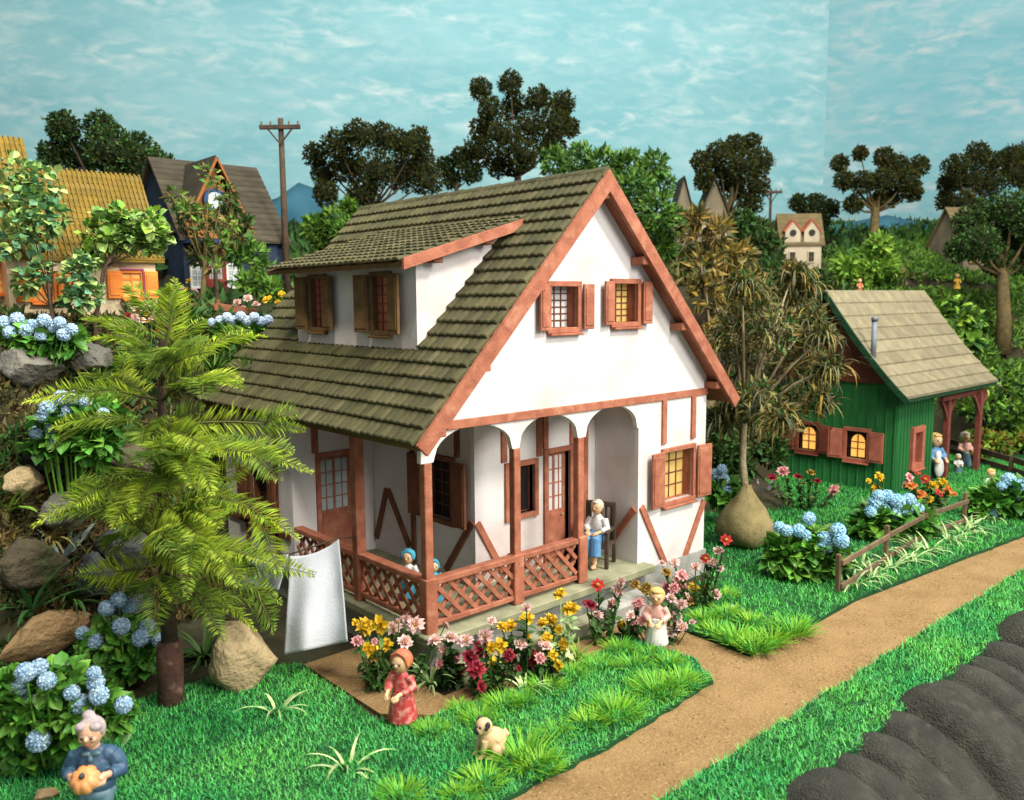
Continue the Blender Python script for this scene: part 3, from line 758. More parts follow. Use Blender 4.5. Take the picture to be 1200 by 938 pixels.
# dormer shed roof
x0, x1, ys0, ys1 = 2.3, 25.2, 7.2, 46.4; z0r, sl = 46.9, .302
dr = MB()
def dz(x): return z0r + (x - x0) * sl
dr.add([(x0, ys0 + .3, dz(x0)), (x1, ys0 + .3, dz(x1)), (x1, ys1, dz(x1)), (x0, ys1, dz(x0)), (x0, ys0 + .3, dz(x0) - .7), (x1, ys0 + .3, dz(x1) - .7), (x1, ys1, dz(x1) - .7), (x0, ys1, dz(x0) - .7)],
       [(0, 1, 2, 3), (4, 7, 6, 5), (0, 4, 5, 1), (1, 5, 6, 2), (2, 6, 7, 3), (3, 7, 4, 0)])
dro = dr.build('dormer_roof', SHUTW, house)
nd = 11; lc = (x1 - x0 + .5) / nd / math.cos(math.atan(sl)); tw = 1.5
td = tile_mesh(tw * .93, lc * 1.18, .34); tdv = np.concatenate(td.v); a = math.atan(sl) - math.atan2(.34, lc)
upv = np.array([math.cos(a), 0, math.sin(a)]); al = np.array([0, -1.0, 0]); A = np.stack([al, upv, np.cross(al, upv)], 1)
fld = MB()
for r in range(nd):
    xx = x1 - r * lc * math.cos(math.atan(sl)) + .2
    for k in range(int((ys1 - ys0 - .3) / tw)):
        p = np.array([xx, ys0 + .4 + (k + .5) * tw + rng.normal() * .04, dz(xx) + .03 + abs(rng.normal()) * .03]); fld.add(tdv @ A.T + p, [tuple(t) for fa in td.f for t in fa])
tag(fld.build('tile_field', TILEF, dro), kind='stuff')
MB().poly([(x0 - .3, dz(x0) + .45), (x0 - .3, dz(x0) - 1.0), (x1 + .6, dz(x1) - 1.0), (x1 + .6, dz(x1) + .45)], [], yplane(ys0 - .25), .5).build('barge_board', WOOD, dro)
for xx in (8.0, 17.0): MB().box((xx - .8, ys0 + .3, dz(xx) - 1.7), (xx + .8, DY0 + .2, dz(xx) - .72), .1).build('purlin_end', WOODD, dro)
# ================================================================== the green cabin
GREEN = mat('green_painted_board', (0.018, 0.15, 0.035), (0.012, 0.10, 0.025), 40, 0.6, 0.25, 250, stretch=(1, 1, .25), spec=.35)
GREENT = mat('green_trim', (0.008, 0.045, 0.016), (0.006, 0.032, 0.012), 40, 0.6, 0.2, 250)
REDG = mat('oxblood_board', (0.17, 0.042, 0.022), (0.12, 0.03, 0.018), 40, 0.65, 0.25, 250)
SALM = mat('salmon_wood', (0.42, 0.135, 0.085), (0.32, 0.095, 0.06), 50, 0.6, 0.2, 250)
POSTR = mat('maroon_post', (0.20, 0.055, 0.04), (0.14, 0.04, 0.03), 50, 0.6, 0.2, 250)
SHING = mat('pale_shingle', (0.205, 0.18, 0.112), (0.15, 0.13, 0.08), 45, 0.85, 0.5, 300, stretch=(1, .3, 1), orand=0.10, dirt=(0.25, 0.22, 0.12), dscale=25)
LITG = mat('lit_orange_pane', (0.75, 0.45, 0.12), (0.7, 0.3, 0.08), 60, 0.35, emit=(1.0, 0.50, 0.10), estr=0.9, spec=.4)
METAL = mat('grey_metal', (0.16, 0.19, 0.22), (0.11, 0.13, 0.15), 30, 0.5, spec=.5)
gc = thing('cabin', 'green board cabin with pale shingle roof, lit arched windows and open porch', 'cabin', (0, 0, 0))
GX, GY = 136.0, 1.0
wins = [(10.4, 6.2, 5.0, 6.6), (23.2, 6.6, 5.0, 6.4)]
MB().poly([(GY, -5.2), (33, -5.2), (33, 20), (28, 23), (17, 38), (6, 23), (GY, 20)], [rect(w) for w in wins], xplane(GX), .8).build('wall', GREEN, gc)
WF = (147.0, 5.4, 5.6, 7.6)
MB().poly([(GX + .82, -5.2), (157, -5.2), (157, 20), (GX + .82, 20)], [rect(WF)], yplane(GY), .8).build('wall', GREEN, gc)
MB().poly([(GY + .82, -5.2), (33, -5.2), (33, 20), (28, 23), (17, 38), (6, 23), (GY + .82, 20)], [], xplane(156.2), .78).build('wall', GREEN, gc)
MB().poly([(GX + .82, -5.2), (156, -5.2), (156, 20), (GX + .82, 20)], [], yplane(32.2), .78).build('wall', GREEN, gc)
bm_ = MB().box((-.16, -.16, 0), (.16, .16, 25), .06).mesh('batten'); bm_.materials.append(GREEN)
for i in range(15):
    y = GY + .4 + i * 2.15
    if any(abs(y - w[0]) < w[2] / 2 + 3.4 for w in wins):
        for (a, b) in ((-5.2, wins[0][1] - 4.4), (wins[0][1] + 4.6, 20)):
            MB().box((GX - .2, y - .16, a), (GX + .05, y + .16, b), .05).build('batten', GREEN, gc)
    else: inst('batten', bm_, gc, (GX - .05, y, -5.2))
for i in range(12):
    x = GX + .6 + i * 1.72
    if abs(x - WF[0]) < WF[2] / 2 + 1.2:
        for (a, b) in ((-5.2, WF[1] - 5.0), (WF[1] + 5.0, 19.6)): MB().box((x - .16, GY - .2, a), (x + .16, GY + .05, b), .05).build('batten', GREEN, gc)
    else: inst('batten', bm_, gc, (x, GY - .05, -5.2))
def groof(t): return 20.4 * t, 43.3 - 29.0 * t + 4.6 * t ** 2.2
MB().poly([(17.2 - groof(t)[0], groof(t)[1] - 1.4) for t in np.linspace(.80, 0, 9)] + [(17.2 + groof(t)[0], groof(t)[1] - 1.4) for t in np.linspace(.1, .80, 8)], [], xplane(GX - .55), .5).build('gable', REDG, gc)
for k, w in enumerate(wins):
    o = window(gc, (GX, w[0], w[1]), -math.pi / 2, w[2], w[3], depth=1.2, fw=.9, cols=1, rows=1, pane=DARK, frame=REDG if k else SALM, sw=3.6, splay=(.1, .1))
    # arched lit pane behind the opening
    q = MB(); ar = [(-1.7, -3.0), (1.7, -3.0), (1.7, .6)] + [(1.7 * math.cos(a), .6 + 1.9 * math.sin(a)) for a in np.linspace(.2, math.pi - .2, 8)] + [(-1.7, .6)]
    q.poly(ar, [], lambda u, v, d: (u, .62 + d, v), .1); q.build('pane', LITG, o)
    q = MB().box((-.14, .42, -3.0), (.14, .6, 2.4)); q.box((-1.7, .43, -1.1), (1.7, .59, -.85)); q.box((-1.7, .43, .55), (1.7, .59, .8)); q.build('lattice', SALM, o)
window(gc, (WF[0], GY, WF[1]), 0, WF[2] * .72, WF[3], depth=1.2, fw=1.4, proud=.9, cols=1, rows=1, pane=DARK, frame=SALM, sill=True)
# bell-cast roof of shingle courses
def groof(t):                     # t 0 ridge .. 1 eave -> (offset from ridge, z)
    return 20.4 * t, 43.3 - 29.0 * t + 4.6 * t ** 2.2
RX0, RX1, RYR = 130.4, 187.5, 17.2
ro = MB()
ns = 12
for sgn in (-1, 1):
    for i in range(ns):
        a, b = groof(i / ns), groof((i + 1) / ns)
        V = [(x, RYR + sgn * q[0], q[1] - dzz) for x in (RX0 + .3, RX1 - .3) for q in (a, b) for dzz in (.15, .9)]
        ro.add(V, [(0, 4, 6, 2), (1, 3, 7, 5), (0, 2, 3, 1), (4, 5, 7, 6), (0, 1, 5, 4), (2, 6, 7, 3)])
ro = ro.build('roof', GREENT, gc)
NCR = 9
for sgn in (-1, 1):
    for i in range(NCR):
        a, b = groof(i / NCR - (.02 if i else 0)), groof((i + 1.06) / NCR); m = groof((i + .5) / NCR)
        V = []
        for x in (RX0, RX1):
            for (q, t0, t1) in ((a, -.05, .25), (m, .05, .45), (b, .12, .75)): V += [(x, RYR + sgn * q[0], q[1] + t0), (x, RYR + sgn * q[0], q[1] + t1)]
        mb = MB(); mb.add(V, [(0, 2, 8, 6), (2, 4, 10, 8), (1, 7, 9, 3), (3, 9, 11, 5), (0, 1, 3, 2), (2, 3, 5, 4), (6, 8, 9, 7), (8, 10, 11, 9), (4, 5, 11, 10), (0, 6, 7, 1)])
        mb.build('shingle', SHING, ro)
for sgn in (-1, 1):
    pts = [(RX0 - .15, RYR + sgn * groof(t)[0], groof(t)[1] - .3) for t in np.linspace(0, 1.02, 10)]
    q = MB()
    for a, b in zip(pts[:-1], pts[1:]): q.beam(a, np.array(b) + (np.array(b) - np.array(a)) * .03, .5, 1.3, (0, 0, 1), 0)
    q.build('barge_board', GREENT, gc)
best = min(np.linspace(132, 180, 200), key=lambda X: (lambda p: abs(p[2] - (groof(min(1, max(0, (RYR - p[1]) / 20.4)))[1] + .4)))(on_plane(1023, 424, 0, X)))
p = on_plane(1023, 424, 0, best)
q = MB().tube([p - [0, 0, 1], p + [0, 0, 9.5]], .62, 12); q.tube([p + [0, 0, 9.4], p + [0, 0, 10.4]], .78, 12); q.build('stove_pipe', METAL, gc, True)
for (x, y) in ((163.5, .2), (180, -1.6), (163.5, 30), (180, 30)):
    MB().box((x - .7, y - .7, -5.3), (x + .7, y + .7, 16.5 if y < 5 else 17), .1).build('post', POSTR, gc)
    for s in (-1, 1):
        pts = [(x + s * (.4 + 4.2 * t ** 1.5), y, 10.5 + 5.4 * t) for t in np.linspace(0, 1, 6)]
        q = MB(); [q.beam(a, b, .8, .8, (0, 1, 0), .05) for a, b in zip(pts[:-1], pts[1:])]; q.build('brace', POSTR, gc)
for y in (-.6, 30): MB().box((157.2, y - .6, 15.9), (186.5, y + .6, 17.0), .08).build('beam', POSTR, gc)
MB().box((157.2, -1.5, -5.6), (186, 32, -5.0), .1).build('porch_floor', LEDGE, gc)

# ================================================================== village houses on the bank
def gable_house(name, label, cx, cy, z0, L, Wd, ze, zr, wallm, roofm, rz=0.0, ov=1.4, courses=9, rib=0.0, barge=None, endov=1.2, cat='house'):
    """ridge along local x; returns the thing; front face is local -y at y=-Wd/2"""
    t = thing(name, label, cat, (cx, cy, z0), rz)
    h, r = ze - z0, zr - z0
    for s in (-1, 1):
        MB().poly([(-Wd / 2, -2), (Wd / 2, -2), (Wd / 2, h), (0, r - .5), (-Wd / 2, h)], [], lambda u, v, d, s=s: (s * (L / 2 - d), u, v), .6).build('wall', wallm, t)
        MB().box((-L / 2 + .61, s * Wd / 2 - (.6 if s > 0 else 0), -2), (L / 2 - .61, s * Wd / 2 + (.6 if s < 0 else 0), h)).build('wall', wallm, t)
    MB().box((-L / 2 - .5, -Wd / 2 - .5, -16), (L / 2 + .5, Wd / 2 + .5, -1.6), .3).build('plinth', CONC, t)
    w2 = Wd / 2 + ov; drop = (r - h) / (Wd / 2) * ov; e = h - drop
    ro = MB()
    for s in (-1, 1):
        V = [(x, y, z + k) for x in (-L / 2 - endov, L / 2 + endov) for (y, z) in ((0, r), (s * w2, e)) for k in (0, .5)]
        ro.add(V, [(0, 4, 6, 2), (1, 3, 7, 5), (0, 2, 3, 1), (4, 5, 7, 6), (0, 1, 5, 4), (2, 6, 7, 3)])
    ro = ro.build('roof', roofm, t)
    for s in (-1, 1):
        for i in range(courses):
            a, b = i / courses, (i + 1.1) / courses
            V = [(x, s * w2 * q, r + (e - r) * q + .5 + k) for x in (-L / 2 - endov, L / 2 + endov) for (q, k0, k1) in ((a, -.1, .1), (b, 0, .45)) for k in (k0, k1)]
            mb = MB(); mb.add(V, [(0, 4, 6, 2), (1, 3, 7, 5), (0, 2, 3, 1), (4, 5, 7, 6), (0, 1, 5, 4), (2, 6, 7, 3)])
            mb.build('shingle', roofm, ro)
        if rib:
            q = MB(); x = -L / 2 - endov + .3
            while x < L / 2 + endov:
                q.beam((x, 0, r + .75), (x, s * w2, e + .85), rib * .45, .5, (0, 0, 1), 0); x += rib
            tag(q.build('roof_rib', roofm, ro), kind='stuff')
        if barge:
            for xs_ in (-1, 1):
                MB().beam((xs_ * (L / 2 + endov + .1), 0, r + .2), (xs_ * (L / 2 + endov + .1), s * (w2 + .2), e + .1), .5, 1.3, (0, 0, 1), .05).build('barge_board', barge, t)
    return t
CREAM = mat('cream_plaster', (0.82, 0.67, 0.43), (0.74, 0.59, 0.38), 12, 0.85, 0.15, 150, dirt=(0.5, 0.36, 0.22), dscale=15, dlo=.6, dhi=.85)
ORANGE = mat('orange_paint', (0.78, 0.24, 0.03), (0.66, 0.18, 0.03), 40, 0.55, 0.15, 200)
PURPLE = mat('purple_trim', (0.28, 0.06, 0.14), None, 40, 0.6)
THATCH = mat('ochre_roof', (0.17, 0.11, 0.013), (0.10, 0.07, 0.011), 40, 0.85, 0.5, 250, stretch=(1, .25, 1), orand=.12, dirt=(.18, .13, .035), dscale=10)
PANEO = mat('amber_pane', (0.70, 0.42, 0.10), (0.6, 0.33, 0.07), 40, 0.4, spec=.4)
yh = gable_house('cottage', 'cream cottage with ochre ribbed roof and orange shuttered windows', -18.5, 79.0, 38.0, 23, 17.0, 51.0, 64.2, CREAM, THATCH, courses=14, rib=.8)
o = window(yh, (7.3, -8.5, 7.0), 0, 3.0, 4.0, depth=.3, fw=.5, cols=2, rows=4, pane=PANEO, mw=.17, frame=ORANGE, shut=ORANGE, sw=2.2, splay=(.05, .05), munt=ORANGE)
q = MB().box((-2.0, -.75, 2.5), (2.0, -.52, 2.8)); q.box((1.75, -.75, -2.3), (2.0, -.52, 2.5)); q.build('trim', PURPLE, o)
window(yh, (-6.5, -8.5, 6.6), 0, 3.0, 4.2, depth=.3, fw=.5, cols=2, rows=4, pane=PANEO, mw=.17, frame=ORANGE, shut=ORANGE, sw=2.2, splay=(.05, .05), munt=ORANGE)
MB().box((9.0, -9.5, -1.5), (11.4, -8.4, 1.5), .3).build('planter', ORANGE, yh)
yh2 = gable_house('cottage', 'taller ochre roofed cottage wing showing only its roof end above the vine', -40.5, 84.0, 37.0, 32, 19.0, 52.5, 69.5, CREAM, THATCH, courses=15, rib=.8)
for x in (1, 11): window(yh2, (x, -9.5, 9), 0, 3.0, 4.2, depth=.3, fw=.5, cols=2, rows=4, pane=PANEO, mw=.17, frame=ORANGE, shut=ORANGE, sw=2.2, splay=(.05, .05), munt=ORANGE)

NAVY = mat('navy_wall', (0.018, 0.035, 0.07), (0.012, 0.022, 0.045), 20, 0.7, 0.2, 150)
OCHW = mat('orange_board', (0.26, 0.095, 0.022), (0.17, 0.06, 0.018), 30, 0.7, 0.3, 200)
SLATE = mat('brown_grey_slate', (0.06, 0.05, 0.032), (0.04, 0.034, 0.024), 30, 0.85, 0.4, 250, orand=.15)
REDD = mat('red_door_paint', (0.24, 0.035, 0.02), (0.16, 0.025, 0.015), 40, 0.6)
WHITEW = mat('white_paint', (0.75, 0.75, 0.72), (0.62, 0.62, 0.60), 40, 0.6)
BLUEP = mat('blue_paint', (0.02, 0.06, 0.16), (0.015, 0.04, 0.11), 40, 0.6)
dh = gable_house('house', 'navy house with grey slate roof, orange gable and round blue window', 26.0, 127.0, 38.0, 25, 32.0, 57.5, 75.8, NAVY, SLATE, courses=14, barge=None)
# orange cross gable
q = MB(); q.poly([(-12, 18.5), (0.5, 18.5), (0.5, 22), (-5.3, 34.6), (-12, 22)], [], yplane(-18.0), 14); q.build('gable', OCHW, dh)
for s in (-1, 1):
    q = MB(); a = np.array((-5.3, -19.6, 36.2)); b = np.array((-5.3 + s * 8.2, -19.6, 19.6)); off = np.array((0, 22, 0))
    V = [a, b, b + off, a + off]; V = [v for v in V] + [v + np.array((0, 0, .9)) for v in V]
    q.add(V, [(0, 3, 2, 1), (4, 5, 6, 7), (0, 1, 5, 4), (1, 2, 6, 5), (2, 3, 7, 6), (3, 0, 4, 7)]); q.build('gable_roof', SLATE, dh)
    MB().beam(a + [0, -.1, .2], b + [0, -.1, .2], .5, 1.4, (0, 1, 0), .05).build('barge_board', OCHW, dh)
q = MB().tube([(-5.6, -18.1, 27), (-5.6, -18.9, 27)], 2.7, 20); rw = q.build('round_window', BLUEP, dh)
MB().tube([(-5.6, -18.8, 27), (-5.6, -19.0, 27)], 1.9, 20).build('pane', PANEB, rw)
q = MB(); q.poly([(-12.5, 17.2), (-1, 17.2), (-1, 18.0), (-12.5, 18.0)], [], yplane(-22), 6); q.build('awning', BLUEP, dh)
for (x, w, m) in ((-9.6, 2.6, WHITEW), (-1.0, 2.6, WHITEW)):
    window(dh, (x, -16, 10), 0, 2.4, 5.0, depth=.3, fw=.5, cols=2, rows=4, pane=PANEB, frame=m, munt=m, sill=False)
door(dh, (-5.2, -16, 3.5), 0, 4.4, 12, leafm=REDD, frame=REDD, pane=PANEB, depth=-.25)
MB().box((-13, -20, -1), (2, -16, 3.4), .1).build('porch_step', WOODD, dh)

TIMB = mat('weathered_timber', (0.17, 0.115, 0.065), (0.10, 0.07, 0.042), 60, 0.85, 0.4, 250, stretch=(1, 1, .3), orand=.12)
DTIM = mat('dark_pole_wood', (0.075, 0.05, 0.03), (0.045, 0.032, 0.022), 60, 0.85, 0.4, 250)
INSUL = mat('insulator', (0.12, 0.09, 0.07), None, 30, 0.4)
def utility_pole(px, pyt, pyb, d, label, arm):
    b = at_depth(px, pyb, d); t = at_depth(px, pyt, d); z0 = min(b[2], gz(b[0], b[1]))
    th_ = thing('utility_pole', label, 'utility pole', (b[0], b[1], z0), -.75)
    H = t[2] - z0; r = .012 * H + .25
    MB().tube([(0, 0, -2), (0, 0, H * .5), (0, 0, H)], [r * 1.2, r, r * .85], 10).build('post', DTIM, th_, True)
    MB().box((-arm, -r - .5, H * .955 - .7), (arm, -r + .3, H * .955 + .3), .08).build('crossarm', DTIM, th_)
    for x in (-arm * .9, -arm * .45, arm * .45, arm * .9): MB().tube([(x, -r, H * .955 + .3), (x, -r, H * .955 + 1.2)], [.28, .2], 8).build('insulator', INSUL, th_)
    for s in (-1, 1): MB().beam((0, -r - .2, H * .955 - 4.2), (s * arm * .6, -r - .2, H * .955 - .6), .35, .35, (0, 1, 0), .04).build('brace', DTIM, th_)
utility_pole(335, 143, 298, 205, 'tall dark utility pole with crossarm behind the cottage ridge', 4.9)
utility_pole(902, 222, 272, 335, 'small far utility pole beside the round tree and white dormered house', 4.2)

# far houses
RDARK = mat('dark_far_roof', (0.05, 0.04, 0.02), (0.032, 0.027, 0.016), 25, 0.9, 0.3, 200, orand=.1)
RTAN = mat('tan_far_roof', (0.16, 0.12, 0.055), (0.11, 0.085, 0.04), 25, 0.9, 0.3, 200, orand=.1)
RRED = mat('red_far_roof', (0.40, 0.10, 0.05), (0.3, 0.07, 0.04), 25, 0.8)
WPALE = mat('pale_far_wall', (0.44, 0.38, 0.26), (0.36, 0.31, 0.22), 25, 0.85)
WDRAB = mat('drab_far_wall', (0.19, 0.16, 0.10), (0.14, 0.12, 0.08), 25, 0.85)
c = at_depth(934, 315, 328); zt = at_depth(934, 250, 328)[2]
fh = gable_house('house', 'small pale far house with two red capped round windowed dormers', c[0], c[1], c[2], 15, 10, c[2] + 9.5, zt - 1, WPALE, RTAN, rz=-.75, courses=6, ov=.5)
for x in (-3.6, 3.6):
    q = MB(); q.poly([(x - 2.9, 9.8), (x + 2.9, 9.8), (x + 2.9, 14.4), (x, 18), (x - 2.9, 14.4)], [], yplane(-5.2), 5); do = q.build('dormer', WPALE, fh)
    for s in (-1, 1): MB().beam((x, -3, 18.4), (x + s * 3.5, -3, 13.9), 5.4, .5, (0, 0, 1), .04).build('dormer_roof', RRED, do)
    MB().tube([(x, -5.1, 13.4), (x, -5.5, 13.4)], 1.25, 14).build('round_window', DARK, do)
    window(fh, (x, -5, 4.2), 0, 2.0, 3.6, depth=.3, fw=.4, cols=2, rows=2, pane=DARK, frame=WPALE, sill=False)
for (px, w, lab, top) in ((797, 9, 'narrow steep dark gabled far house peeping over the green bush', 212), (832, 13, 'wide steep dark roofed far house half behind the round tree', 214)):
    c = at_depth(px, 300, 322); zt = at_depth(px, top, 322)[2]
    fh = gable_house('house', lab, c[0], c[1], c[2], 12, w, c[2] + 12, zt, WDRAB, RDARK, rz=math.pi / 2 - .75, courses=7)
    for y in (-w / 4, w / 4): window(fh, (-6, y, 8.5), -math.pi / 2, 1.6, 3.4, depth=.3, fw=.6, cols=1, rows=2, pane=DARK, frame=WPALE, sill=False)
c = at_depth(1128, 318, 330); zt = at_depth(1128, 246, 330)[2]
fh = gable_house('house', 'far tan roofed house half hidden under the big dark trees', c[0], c[1], c[2], 16, 20, c[2] + 10, zt, WDRAB, RTAN, rz=-.55, courses=9)
for x in (-4, 4): window(fh, (x, -10, 5), 0, 2.4, 4, depth=.3, fw=.5, cols=2, rows=2, pane=PANEY, frame=WOODD, sill=False)
YEL = mat('yellow_awning', (0.62, 0.36, 0.04), (0.5, 0.28, 0.04), 20, 0.8)
c = on_z(1268, 540, -5)
st_ = thing('market_stall', 'dark market stall with yellow ribbed awning by the far hedge', 'stall', (c[0], c[1], gz(c[0], c[1])), -.5)
for x in (-9, 9):
    for y in (-6, 6): MB().box((x - .6, y - .6, 0), (x + .6, y + .6, 30), .05).build('post', DTIM, st_)
q = MB(); V = [(x, y, z) for x in (-11, 11) for (y, z) in ((-9, 25.5), (0, 33.5), (9, 25.5)) ] + [(x, y, z - .5) for x in (-11, 11) for (y, z) in ((-9, 25.5), (0, 33.5), (9, 25.5))]
q.add(V, [(0, 1, 4, 3), (1, 2, 5, 4), (6, 9, 10, 7), (7, 10, 11, 8), (0, 3, 9, 6), (2, 8, 11, 5), (0, 6, 7, 1), (1, 7, 8, 2), (3, 4, 10, 9), (4, 5, 11, 10)])
for k in range(11): q.beam((-10.5 + k * 2.1, -9, 25.8), (-10.5 + k * 2.1, 0, 33.8), .5, .5, (0, 0, 1), 0)
q.build('awning', YEL, st_); MB().box((-9.5, -7, 10), (9.5, -5, 11.2), .1).build('counter', DTIM, st_)

# ---------------- fences
def fence(label, pts, zf, h, m, pw=.75, rails=(.45, .85), name='fence', rw=1.0):
    p0 = pts[0]; t = thing(name, label, 'fence', (p0[0], p0[1], zf(*p0)))
    P = [np.array((p[0] - p0[0], p[1] - p0[1], zf(*p) - zf(*p0))) for p in pts]
    for i, p in enumerate(P):
        hh = h * (1 + .08 * math.sin(i * 2.3)); l = np.array((.12 * math.sin(i * 1.7), .15 * math.cos(i * 2.1), hh))
        MB().beam(p - [0, 0, 1.2], p + l, pw, pw, (0, 1, 0), .1).build('post', m, t)
    for a, b in zip(P[:-1], P[1:]):
        for k, f in enumerate(rails):
            MB().beam(a + [0, -.5, h * f], b + [0, -.5 - .02 * k, h * f - .1], .45, rw, (0, 0, 1), .08).build('rail', m, t)
    return t
fp = [on_z(982, 697), on_z(1037, 661), on_z(1078, 636), on_z(1130, 616)]
fence('low weathered two rail wooden fence along the sand path', [(p[0], p[1]) for p in fp], lambda x, y: -5.0, 6.6, TIMB, rails=(.22, .80), rw=.9)
fp = [at_depth(215, 372, 158), at_depth(255, 372, 163), at_depth(300, 372, 168)]
fence('dark low board fence before the navy house', [(p[0], p[1]) for p in fp], lambda x, y: max(gz(x, y), 36.5), 4.4, WOODD, rails=(.3, .75), rw=1.4)
fp = [on_z(1128, 540), on_z(1165, 553), on_z(1205, 565), on_z(1260, 585)]
fence('dark log fence below the yellow flower hedge', [(p[0] + 6, p[1] + 6) for p in fp], lambda x, y: gz(x, y), 5.5, DTIM, rails=(.35, .85), rw=1.6, pw=1.0)
fp = [at_depth(1060, 343, 300), at_depth(1105, 343, 300), at_depth(1150, 343, 300)]
fence('brown board fence on the far raised lawn', [(p[0], p[1]) for p in fp], lambda x, y: gz(x, y) - 1.5, 6.0, WOODD, rails=(.35, .8), rw=2.4)
# ================================================================== plants
def on_terrain(px, py, d0=60, d1=430):
    ds = np.linspace(d0, d1, 500); P = CAM + np.outer(ds / FPX, ray(px, py))
    z = terrain(P[:, 0], P[:, 1]); b = np.nonzero(P[:, 2] < z + .1)[0]
    if len(b) == 0: return P[-1]
    p = P[b[0]].copy(); p[2] = z[b[0]]; return p
def foliage(name, c1, c2, irand=.4, rough=.6, hue=.02, scale=20, spec=.25, trans=.12, **k):
    return mat(name, c1, c2, scale, rough, irand=irand, hue=hue, spec=spec, trans=trans, **k)
F_DARK = foliage('dark_topiary_leaf', (0.020, 0.036, 0.010), (0.036, 0.046, 0.012), .4, rough=.9, spec=.06)
F_BROWN = foliage('rusty_dark_leaf', (0.062, 0.050, 0.011), (0.032, 0.036, 0.010), .4, rough=.9, spec=.06)
CORE = mat('dark_crown_core', (0.020, 0.026, 0.009), (0.012, 0.015, 0.006), 60, .95, .8, 200)  # dark filler balls inside the crowns, stop sky showing through
F_BRIGHT = foliage('bright_bush_leaf', (0.11, 0.22, 0.022), (0.05, 0.13, 0.02), .45)
F_MID = foliage('mid_green_leaf', (0.055, 0.13, 0.025), (0.03, 0.08, 0.018), .45)
F_LIME = foliage('lime_leaf', (0.20, 0.36, 0.04), (0.12, 0.26, 0.03), .4)
F_VINE = foliage('pale_vine_leaf', (0.33, 0.46, 0.15), (0.14, 0.27, 0.06), .55)
F_TEAL = foliage('blue_green_leaf', (0.14, 0.31, 0.16), (0.07, 0.19, 0.08), .5)
F_HYD = foliage('hydrangea_leaf', (0.12, 0.30, 0.035), (0.06, 0.19, 0.025), .45, rough=.45, spec=.4)
F_OLIVE = foliage('olive_strip_leaf', (0.17, 0.14, 0.04), (0.08, 0.085, 0.028), .5)
F_GREY = foliage('grey_green_strip_leaf', (0.115, 0.12, 0.055), (0.06, 0.07, 0.035), .45)
F_GOLD = foliage('golden_leaf', (0.29, 0.19, 0.03), (0.17, 0.12, 0.024), .45)
F_PINE = foliage('yellow_green_needle', (0.35, 0.45, 0.035), (0.20, 0.31, 0.026), .4, spec=.3, trans=.2)
F_PINED = foliage('deep_green_needle', (0.20, 0.30, 0.03), (0.10, 0.18, 0.02), .45, spec=.3, trans=.15)
F_STRIPE = foliage('cream_edged_blade', (0.50, 0.60, 0.30), (0.18, 0.36, 0.10), .35, scale=90)
F_STRAP = foliage('green_strap_leaf', (0.06, 0.19, 0.05), (0.035, 0.11, 0.03), .4)
F_AGAVE = foliage('grey_agave_leaf', (0.26, 0.33, 0.32), (0.16, 0.22, 0.22), .3)
F_MOSS = foliage('brown_moss_leaf', (0.13, 0.085, 0.028), (0.055, 0.06, 0.018), .55)
F_TUFT = foliage('lime_grass_blade', (0.21, 0.46, 0.028), (0.10, 0.34, 0.025), .35, rough=.5, trans=.2)
BARK = mat('dark_bark', (0.075, 0.05, 0.032), (0.04, 0.028, 0.02), 60, 0.9, 0.6, 200)
BARKR = mat('reddish_bark', (0.095, 0.046, 0.031), (0.045, 0.025, 0.019), 50, 0.9, 0.9, 160, dirt=(.26, .17, .12), dscale=60)
BARKP = mat('pale_bark', (0.34, 0.28, 0.17), (0.2, 0.16, 0.09), 60, 0.9, 0.6, 200)
BARKO = mat('ochre_bark', (0.13, 0.095, 0.035), (0.07, 0.055, 0.024), 60, 0.9, 0.6, 200)

def rdir(n, up=0.0):
    d = rng.normal(size=(n, 3)); d /= np.linalg.norm(d, axis=1, keepdims=True); d[:, 2] += up; return d
def broad(mb, P, Dn, L, W, mi=0, droop=.25, fold=.12):
    """ovate leaves, eight vertices each"""
    P = np.asarray(P, float); n = len(P); Dn = np.asarray(Dn, float); Dn = Dn / np.linalg.norm(Dn, axis=1, keepdims=True)
    L = np.broadcast_to(np.asarray(L, float), (n,))[:, None]; W = np.broadcast_to(np.asarray(W, float), (n,))[:, None]
    R = np.array([0, 0, 1.0]) + rng.normal(size=(n, 3)) * .35
    s = np.cross(Dn, R); s /= np.maximum(np.linalg.norm(s, axis=1, keepdims=True), 1e-9); u = np.cross(s, Dn)
    def pt(t, w, z): return P + Dn * L * t + s * W * w / 2 + u * (W * z - L * droop * t * t)
    V = np.stack([pt(0, 0, 0), pt(.3, 1, fold), pt(.3, 0, 0), pt(.3, -1, fold), pt(.68, .85, fold), pt(.68, 0, 0), pt(.68, -.85, fold), pt(1, 0, 0)], 1).reshape(-1, 3)
    k = np.arange(n)[:, None] * 8
    mb.add(V, np.concatenate([np.concatenate([k + a for a in f], 1) for f in ((0, 2, 1), (0, 3, 2), (4, 5, 7), (5, 6, 7))]), mi)
    mb.n -= len(V); mb.v.pop()
    mb.add(V, np.concatenate([np.concatenate([k + a for a in f], 1) for f in ((1, 2, 5, 4), (2, 3, 6, 5))]), mi)
